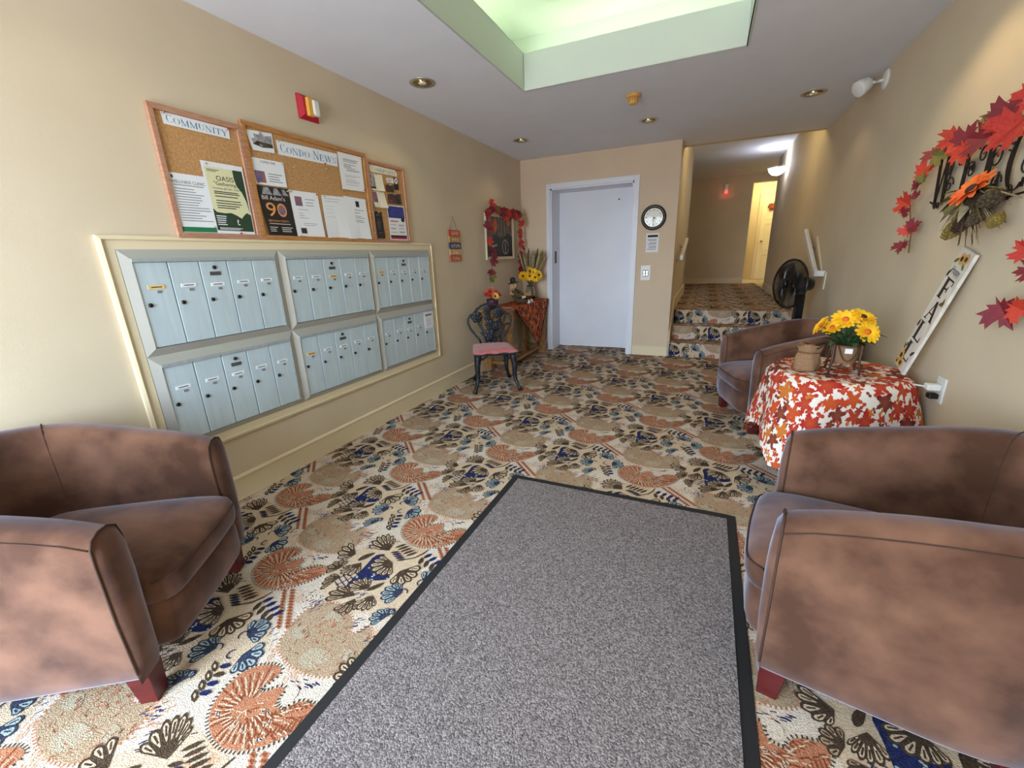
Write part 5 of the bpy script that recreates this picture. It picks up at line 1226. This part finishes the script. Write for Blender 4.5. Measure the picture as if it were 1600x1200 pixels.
MB().lathe([(.068, .0), (.066, .006), (.036, .010), (.034, .045), (.028, .062), (.012, .068)], q(-.012, -.035, .262), 20, (-.12, -.10, 1)).build('hat', 'black', t, True)
MB().lathe([(.045, .118), (.056, .135), (.044, .168), (.024, .185)], (dx-.018, dy-.03, CZ), 16).build('collar', 'doll_tan', t, True)
for p_ in (q(.155, .04, .03), q(.145, .155, .03)): MB().ball(p_, (.028, .02, .026), 10, 6).build('foot', 'doll_white', t, True)
MB().ball(q(.095, -.005, .085), .018, 10, 6).build('hand', 'doll_white', t, True); MB().ball(q(.11, .025, .09), .018, 10, 6).build('hand', 'doll_white', t, True)
MB().lathe([(.030, .0), (.036, .045), (.032, .045)], q(.13, .075, .055), 14).build('basket', 'flower_dark', t, True)
for k in range(5): daisy(t, V(*q(.13+.025*math.cos(k*1.26), .075+.035*math.sin(k*1.26), .112)), V(.7, -.3, .8), .028, 'amber', 'flower_heart', 9, .3, rnd)
tag(MB().lathe([(.034, 0), (.034, .075), (.030, .078)], (-2.08, 5.13, CZ+.004), 16).lathe([(.036, .02), (.036, .034)], (-2.08, 5.13, CZ+.004), 16, cap=False).build('candle_jar', 'black', None, True), 'small black jar beside the scarecrow doll', 'jar')
# glass vase with yellow daisies and dried grasses
t = thing('flower_vase', 'glass vase of yellow daisies and dried grasses by the elevator', 'vase')
vx, vy = -2.155, 5.42; LAT = V(.93, .37, 0)
MB().lathe([(.046, .004), (.058, .03), (.064, .09), (.050, .15), (.044, .17), (.050, .185), (.047, .185), (.041, .17), (.047, .15), (.060, .09), (.054, .03), (.04, .012)], (vx, vy, CZ+.004), 24).build('vase', 'glass', t, True)
for i in range(7):
    a = i*.9; r = .02+.085*((i*37) % 7)/7; la = (-.11, .11, 0, -.05, .06, .0, .03)[i]; c = V(vx+.03, vy-.05, CZ+(.32, .33, .38, .31, .30, .32, .36)[i])+LAT*la-V(0, .02*(i % 3), 0)
    MB().tube([(vx, vy, CZ+.03), (vx+.01, vy, CZ+.18), c], .003, 6).build('stem', 'stem_brown', t, True); daisy(t, c, V(1, -.9+.6*math.sin(a), .35), .068, 'petal_yellow', 'flower_dark', 14, .18, rnd)
for i in range(20):
    a = math.radians(-36+72*i/19); tip = V(vx+.01, vy+rnd.uniform(-.04, .06), CZ+.54+.09*math.cos(a)+rnd.uniform(-.03, .05))+LAT*(.34*math.sin(a)*(1 if a > 0 else .8)); b0 = V(vx, vy, CZ+.12); 
    MB().tube([b0, b0.lerp(tip, .5), b0.lerp(tip, .62), b0.lerp(tip, .85), tip], [.002, .003, .012, .014, .002], 6).build('grass_plume', rnd.choice(['dried_grass', 'dried_grass', 'husk', 'dried_dark']), t, True)
for i in range(8): mb = MB(); a = i*.8; leaf_blade(mb, (vx+.03, vy, CZ+.012), (math.cos(a), math.sin(a), .1), .10, .02, .12); mb.build('leaf', rnd.choice(['leaf_maroon', 'flower_dark']), t, True)
# ------------------------------------------------------------------ pedestal fan
t = thing('pedestal_fan', 'black pedestal fan standing beside the carpeted steps', 'fan')
fx, fy, fz = .80, 4.95, .96
ax_ = V(-.88, -.47, .05).normalized()
MB().lathe([(.19, 0), (.19, .018), (.06, .035), (.03, .06), (.024, .10)], (fx+.07, fy+.05, 0), 30).build('base', 'fan_plastic', t, True)
MB().tube([(fx+.07, fy+.05, .05), (fx+.07, fy+.05, .60)], .016, 12).build('pole', 'fan_plastic', t, True)
MB().box(fx+.03, fx+.11, fy+.01, fy+.085, .58, .86).build('control_post', 'fan_plastic', t, bevel=.015)
fc = V(fx, fy, fz)-ax_*.02
MB().lathe([(.03, -.16), (.062, -.14), (.070, -.08), (.066, -.02), (.04, 0)], fc, 24, ax_).build('motor', 'fan_plastic', t, True)
RG = .228; hub = fc+ax_*.07
X, Y, Z = basis(ax_)
cage = MB()
MB().tube([hub+X*RG*math.cos(a*PI/24)+Y*RG*math.sin(a*PI/24) for a in range(48)], .010, 8, closed=True).build('grille_rim', 'fan_plastic', t, True)
for sgn in (1, -1):
    g_ = MB()
    for k in range(110):
        a = 2*PI*k/110; d = X*math.cos(a)+Y*math.sin(a); g_.tube([hub+d*RG, hub+d*RG*.8+Z*.045*sgn, hub+d*RG*.5+Z*.062*sgn, hub+d*.045+Z*.066*sgn], .0017, 4, False)
    for r, z in ((.10, .065), (.17, .055)): g_.tube([hub+(X*math.cos(a*PI/16)+Y*math.sin(a*PI/16))*r+Z*z*sgn for a in range(32)], .0014, 4, closed=True)
    o = g_.build('wire_grille', 'fan_plastic', t); o['kind'] = 'stuff'
MB().lathe([(.048, 0), (.048, .012), (.03, .018)], hub+Z*.064, 20, ax_).build('grille_badge', 'fan_plastic', t, True)
for k in range(3):
    mb = MB(); vs = []; fs = []
    for i in range(7):
        r = .03+.17*i/6
        for j in range(6):
            a = 2*PI*k/3+(-.55+1.15*j/5)*(.75+.25*math.sin(PI*i/6)); d = X*math.cos(a)+Y*math.sin(a); vs.append(hub+d*r+Z*(-.022+.044*j/5))
    for i in range(6):
        for j in range(5): fs.append((i*6+j, i*6+j+1, (i+1)*6+j+1, (i+1)*6+j))
    mb.add(vs, fs).build('blade', 'fan_blade', t, True)
# ------------------------------------------------------------------ handrails on both sides of the steps
def handrail(label, pts, wx, sg, brackets):
    t = thing('handrail', label, 'handrail', group='stair handrails')
    mb = MB(); P = [Vector(p) for p in pts]
    d = (P[1]-P[0]); L = d.length; d = d.normalized(); n = V(1, 0, 0); u = d.cross(n).normalized()
    if u.z < 0: u = -u
    mb.prism([(-.019, -.032), (.019, -.032), (.019, .032), (-.019, .032)], P[0], n, u, d*L).build('rail', 'white_plastic', t, bevel=.008)
    for f_ in brackets:
        p = P[0].lerp(P[1], f_); br = MB().tube([p-u*.03, p-u*.06+V(sg*.03, 0, 0), V(wx-sg*.004, p.y, p.z-.065)], .009, 8).build('bracket', 'plate_metal', t, True)
        MB().lathe([(.028, 0), (.028, .006), (.012, .008)], (wx, p.y, p.z-.065), 14, (-sg, 0, 0)).build('bracket_plate', 'plate_metal', br)
    return t
tr_ = handrail('white handrail on the right wall above the fan', [(XR-.075, 5.14, 1.055), (XR-.075, 5.93, 1.47)], XR, 1, (.12, .75))
bx('rail_return', 'white_plastic', XR-.094, XR, 5.08, 5.145, 1.02, 1.075, tr_, bevel=.008); bx('wall_plate', 'trim_paint', XR-.012, XR, 5.02, 5.075, .90, 1.06, tr_, bevel=.003)
MB().prism([(5.22, 1.02), (5.66, 1.345), (5.66, 1.405), (5.22, 1.08)], (XR-.014, 0, 0), (0, 1, 0), (0, 0, 1), (.014, 0, 0)).build('backing_board', 'trim_paint', tr_)
handrail('white handrail on the left side wall of the steps', [(XC+.075, 5.90, 1.225), (XC+.075, 7.0, 1.46)], XC, -1, (.15, .85))
# ------------------------------------------------------------------ WELCOME sign with leaf garland on the right wall
t = thing('welcome_sign', 'black scrolled metal WELCOME sign on the right wall', 'sign')
RX, RY = V(0, -1, 0), V(0, 0, 1)
wpos = [('W', 3.035, 1.478, .20, .235), ('E', 2.775, 1.52, .14, .19), ('L', 2.595, 1.505, .15, .20), ('C', 2.435, 1.475, .17, .22), ('O', 2.235, 1.485, .17, .2), ('M', 2.04, 1.485, .2, .2), ('E', 1.815, 1.485, .14, .2)]
xw = XR-.030
for c, y, z, w_, h_ in wpos:
    mb = MB(); serif(mb, c, (xw, y, z), RX, RY, w_, h_, bold=1.5, depth=V(-.004, 0, 0)); mb.build('letter', 'iron_scroll', t)
def curl(c, r, turns, s0, sg, par, th=.0032):
    pts = []
    for i in range(26):
        u = i/25; a = s0+sg*turns*2*PI*u; rr = r*(1-.82*u); pts.append(V(xw-.002, c[0]-rr*math.cos(a), c[1]+rr*math.sin(a)))
    MB().tube(pts, th, 6).build('scroll', 'iron_scroll', par, True)
for i, (y, z, r, s0, sg) in enumerate(((2.87, 1.56, .04, 0, 1), (2.92, 1.63, .035, 2, -1), (2.80, 1.66, .035, 1, 1), (2.70, 1.60, .04, 3, -1), (2.66, 1.52, .035, 0, 1), (2.62, 1.65, .035, 1, 1), (2.52, 1.62, .045, 2, -1), (2.48, 1.52, .04, 0, 1), (2.42, 1.66, .035, 4, 1), (2.38, 1.47, .035, 2, -1), (2.97, 1.475, .018, 0, 1), (2.94, 1.475, .018, 3, -1), (2.30, 1.56, .04, 1, 1), (2.2, 1.46, .03, 0, -1), (2.06, 1.58, .04, 2, 1), (1.92, 1.52, .04, 0, 1), (1.85, 1.6, .04, 1, -1))): curl((y, z), r, 1.3, s0, sg, t)
for q in (((3.03, 1.50), (2.95, 1.475), (2.85, 1.50), (2.70, 1.50), (2.55, 1.49), (2.40, 1.455), (2.2, 1.47), (2.0, 1.46), (1.7, 1.48)), ((3.0, 1.70), (2.85, 1.715), (2.6, 1.72), (2.3, 1.70), (2.0, 1.70), (1.7, 1.69))): MB().tube([V(xw-.002, *p) for p in q], .0045, 6).build('scroll_bar', 'iron_scroll', t, True)
t = thing('wall_bouquet', 'dried bouquet with orange flower, pods and cones hung on the WELCOME sign', 'bouquet')
rnd = random.Random(9); c0 = V(XR-.06, 2.500, 1.505)
daisy(t, c0+V(-.05, -.065, -.008), V(-1, -.15, .75), .090, 'petal_orange', 'flower_dark', 11, .22, rnd)
for i in range(90):
    a = math.radians(rnd.uniform(185, 355)); L = rnd.uniform(.14, .27); tip = c0+V(rnd.uniform(-.04, .02), -math.cos(a)*L*1.05, math.sin(a)*L*.85); MB().tube([c0+V(0, 0, -.02), c0.lerp(tip, .5)+V(-.02, 0, .01), tip], [.003, .003, .0012], 5).build('twig', rnd.choice(['dried_grass', 'dried_dark', 'husk', 'dried_dark']), t)
for (oy, oz, r, m_) in ((.060, -.145, .030, 'husk'), (.0, -.125, .026, 'flower_dark'), (-.09, -.11, .024, 'dried_dark'), (-.16, -.05, .030, 'dried_dark'), (-.225, -.13, .020, 'husk'), (.10, -.06, .022, 'leaf_olive'), (-.05, -.04, .022, 'flower_dark')):
    mb = MB(); c = c0+V(-.025, oy, oz); d = V(-.1, oy*.4, oz).normalized()
    for k in range(9):
        for j in range(6):
            a = j*PI/3+k*.5; X, Y, Z = basis(d); rr = r*math.sin(PI*(k+1)/10.5); p = c+Z*(k-4)*r*.42+(X*math.cos(a)+Y*math.sin(a))*rr*.7; mb.ball(p, (rr*.36+.003, rr*.36+.003, rr*.3+.003), 6, 4)
    mb.build('pod', m_, t, True)
for i in range(9):
    mb = MB(); a = math.radians(180+i*22); leaf_blade(mb, c0+V(-.02, 0, -.01), (-.25, -math.cos(a), math.sin(a)*.6), .16, .018, .2); mb.build('leaf', rnd.choice(['dried_dark', 'dried_grass', 'leaf_olive']), t, True)
g = thing('leaf_garland', 'red and orange maple leaf garland draped over the WELCOME sign', 'garland')
xg = XR-.05
vine = [(3.17, 1.25), (3.20, 1.36), (3.27, 1.46), (3.32, 1.53), (3.20, 1.64), (3.06, 1.71), (2.92, 1.735), (2.78, 1.70), (2.62, 1.72), (2.45, 1.73), (2.28, 1.75), (2.1, 1.73), (2.0, 1.62), (2.08, 1.45), (2.16, 1.30), (2.12, 1.15), (2.07, 1.06)]
vine = [(y-.07, z) for y, z in vine]
MB().tube([V(xg, *p) for p in vine], .003, 6).build('vine', 'stem_brown', g, True)
spots = [(3.185, 1.656, .135, 'leaf_orange'), (3.332, 1.523, .14, 'leaf_orange'), (3.251, 1.466, .08, 'leaf_maroon'), (3.235, 1.373, .105, 'leaf_orange'), (3.14, 1.388, .10, 'leaf_maroon'), (3.202, 1.285, .11, 'leaf_maroon'), (3.06, 1.715, .15, 'leaf_maroon'), (2.93, 1.752, .14, 'leaf_orange'), (2.98, 1.70, .11, 'leaf_olive'), (2.81, 1.74, .15, 'leaf_maroon'), (2.78, 1.675, .14, 'leaf_orange'), (2.64, 1.70, .17, 'leaf_maroon'), (2.62, 1.775, .10, 'leaf_olive'), (2.49, 1.765, .17, 'leaf_maroon'), (2.445, 1.685, .20, 'leaf_red'), (2.56, 1.735, .12, 'leaf_orange'), (2.36, 1.775, .15, 'leaf_red'), (2.24, 1.72, .15, 'leaf_orange'), (2.12, 1.75, .14, 'leaf_maroon'), (2.0, 1.66, .14, 'leaf_red'), (2.02, 1.52, .13, 'leaf_orange'), (2.10, 1.40, .12, 'leaf_maroon'), (2.182, 1.05, .155, 'leaf_maroon'), (2.08, 1.075, .11, 'leaf_orange'), (2.19, 1.268, .11, 'leaf_red'), (2.12, 1.2, .10, 'leaf_maroon'), (3.12, 1.62, .08, 'leaf_olive'), (3.24, 1.60, .09, 'leaf_maroon'), (3.20, 1.545, .07, 'leaf_maroon')]
for i, (y, z, s_, c) in enumerate(spots): put_leaf(g, V(xg-.012-.01*(i % 3), y-.085, z), s_*.88, (-1, -.75, .1), rnd.uniform(0, 6.28), c, rnd)
# ------------------------------------------------------------------ ceiling fixtures
def downlight(label, x, y, lit):
    t = thing('downlight', label, 'ceiling light', group='recessed ceiling lights')
    MB().lathe([(.066, -.003), (.090, -.006), (.094, -.002), (.094, .0), (.066, .001)], (x, y, H), 28, cap=False).build('trim_ring', 'plate_metal', t, True)
    MB().lathe([(.067, 0), (.062, -.0)], (x, y, H), 24, cap=False)
    mb = MB(); mb.lathe([(.066, -.0045), (.060, -.0025), (.045, -.0018), (.02, -.0015)], (x, y, H), 24); mb.build('reflector', 'gold_reflector', t, True)
    MB().lathe([(.026, -.010), (.030, -.006), (.028, -.0015)], (x, y, H), 16).build('bulb', 'lit_lamp' if lit > 8 else 'lens', t, True)
    if lit:
        l = add_light('downlight_glow', 'SPOT', (x, y, H-.02), lit, (1.0, .72, .40), .05, aim=(x, y, 0), spot=math.radians(118), blend=.5)
    return t
downlight('recessed ceiling light nearest the fire alarm', -1.965, 2.94, 4)
downlight('recessed ceiling light nearest the back left corner', -1.953, 4.74, 4)
downlight('recessed ceiling light behind the yellow smoke detector', -.630, 4.735, 4)
downlight('recessed ceiling light nearest the white wall spotlight', .680, 4.68, 4)
downlight('lit recessed ceiling light above the leaf-print table, out of view', .680, 2.75, 18)
downlight('lit recessed ceiling light above the left armchair, out of view', -1.965, 1.10, 2)
t = thing('smoke_detector', 'yellowed round smoke detector on the ceiling', 'smoke detector')
MB().lathe([(.058, 0), (.058, -.016), (.040, -.022)], (-.655, 3.965, H), 26).build('base', 'detector', t, True); MB().lathe([(.034, -.018), (.036, -.060), (.030, -.066)], (-.655, 3.965, H), 20).build('chamber', 'detector', t, True)
for k in range(12): a = k*PI/6; bx_ = MB(); bx_.tube([(-.655+.036*math.cos(a), 3.965+.036*math.sin(a), H-.022), (-.655+.037*math.cos(a), 3.965+.037*math.sin(a), H-.058)], .003, 5).build('rib', 'sign_tan', t)
t = thing('wall_spotlight', 'white swivel spotlight head on a wall plate near the ceiling', 'spotlight')
MB().lathe([(.064, 0), (.064, .010), (.05, .018)], (XR, 4.31, 2.432), 24, (-1, 0, 0)).build('plate', 'white_plastic', t, True)
MB().tube([(XR-.016, 4.31, 2.432), (XR-.05, 4.32, 2.425), (XR-.075, 4.33, 2.43)], .010, 8).build('arm', 'white_plastic', t, True); MB().ball((XR-.05, 4.32, 2.425), .014, 10, 6).build('joint', 'plate_metal', t, True)
hd_ = MB().lathe([(.028, -.05), (.046, -.03), (.056, .02), (.056, .045), (.048, .05)], (XR-.12, 4.35, 2.42), 22, (-.75, -.35, -.45)).build('head', 'white_plastic', t, True)
# ------------------------------------------------------------------ hall: lamp, strobe, panel door with wreath, unseen ceiling lights
t = thing('wall_lamp', 'lit glass bowl wall lamp on the hall right wall', 'wall lamp')
lx, ly, lz = XR, 8.75, 2.545
MB().lathe([(.06, 0), (.06, .015), (.03, .02)], (lx, ly, lz+.02), 18, (-1, 0, 0)).build('mount', 'plate_metal', t, True)
MB().lathe([(.02, -.10), (.07, -.085), (.115, -.04), (.13, .0), (.135, .012)], (lx-.14, ly, lz), 22, cap=False).build('bowl', 'globe', t, True); MB().lathe([(.135, .010), (.142, .014), (.142, .024), (.130, .026)], (lx-.14, ly, lz), 22, cap=False).build('rim', 'plate_metal', t, True)
add_light('wall_lamp_glow', 'POINT', (lx-.14, ly, lz+.07), 5, (.86, .92, 1.0), .05)
t = thing('fire_strobe', 'small white fire strobe with red glow on the hall end wall', 'strobe')
bx('housing', 'white_plastic', .22, .30, YE-.05, YE, 2.56, 2.72, t, bevel=.008); bx('light', 'red_glow', .225, .295, YE-.055, YE-.045, 2.52, 2.57, t, bevel=.004)
add_light('strobe_glow', 'POINT', (.26, YE-.09, 2.54), .25, (1.0, .15, .15), .02)
t = bpy.data.objects.new('door_2', None); COL.objects.link(t); struct(t, 'cream six-panel door at the far end of the hall', 'door')
DX0, DX1, DY = 1.17, 1.98, 13.1
bx('door_panel', 'hall_door', DX0, DX1, DY-.03, DY, HZ+.01, 2.56, t)
for a, b in ((DX0-.08, DX0), (DX1, DX1+.08)): bx('casing', 'trim_paint', a, b, DY-.04, DY, HZ, 2.64, t, bevel=.004)
bx('casing', 'trim_paint', DX0, DX1, DY-.04, DY, 2.56, 2.64, t, bevel=.004)
for x0, x1 in ((DX0+.10, DX0+.36), (DX0+.45, DX1-.10)):
    for z0, z1 in ((HZ+.2, HZ+.62), (HZ+.74, HZ+1.38), (HZ+1.5, HZ+1.86)):
        m_ = MB(); mitre(m_, (0, DY-.03, 0), (1, 0, 0), (0, 0, 1), (0, -1, 0), (x0, z0, x1, z1), .03, .002, .010); m_.build('panel_moulding', 'hall_door', t)
MB().ball((DX0+.06, DY-.07, HZ+.95), .03, 12, 8).build('knob', 'gold_reflector', t, True)
t = thing('door_swag', 'small leafy swag hung on the cream hall door', 'wreath')
for i in range(16): put_leaf(t, V(DX0+.14+.26*i/15, DY-.05, 2.30+.06*math.sin(i*2.3)), .10, (0, -1, 0), i*1.1, ['leaf_olive', 'leaf_orange', 'leaf_maroon'][i % 3], rnd)
MB().tube([(DX0+.12, DY-.035, 2.31), (DX0+.27, DY-.04, 2.35), (DX0+.42, DY-.035, 2.31)], .004, 6).build('vine', 'stem_brown', t, True)
def ceiling_lamp(label, x, y, power, col):
    t = thing('hall_light', label, 'ceiling light', group='hall ceiling lights')
    MB().lathe([(.11, -.002), (.13, -.006), (.13, 0)], (x, y, HC), 24).build('trim_ring', 'plate_metal', t, True); MB().lathe([(.02, -.03), (.08, -.02), (.10, -.004)], (x, y, HC), 20).build('bowl', 'lit_lamp', t, True)
    add_light('hall_glow', 'POINT', (x, y, HC-.12), power, col, .08)
ceiling_lamp('hall ceiling light hidden behind the lobby ceiling edge', .35, 6.55, 9, (1.0, .82, .42))
ceiling_lamp('ceiling light in the far passage by the cream door', 1.3, 12.3, 30, (1.0, .86, .45))
# ------------------------------------------------------------------ empties sit at the base of their things
bpy.context.view_layer.update()
for o in [o for o in COL.objects if o.type == 'EMPTY' and o.parent is None and o.location.length < 1e-6]:
    lo = Vector((1e9,)*3); hi = -lo; any_ = False
    for c in o.children_recursive:
        if c.type != 'MESH': continue
        for b in c.bound_box:
            q = c.matrix_world @ Vector(b); any_ = True
            lo = Vector(map(min, lo, q)); hi = Vector(map(max, hi, q))
    if not any_: continue
    base = Vector(((lo.x+hi.x)/2, (lo.y+hi.y)/2, lo.z))
    o.location = base
    for c in o.children: c.location = c.location-base
bpy.context.view_layer.update()
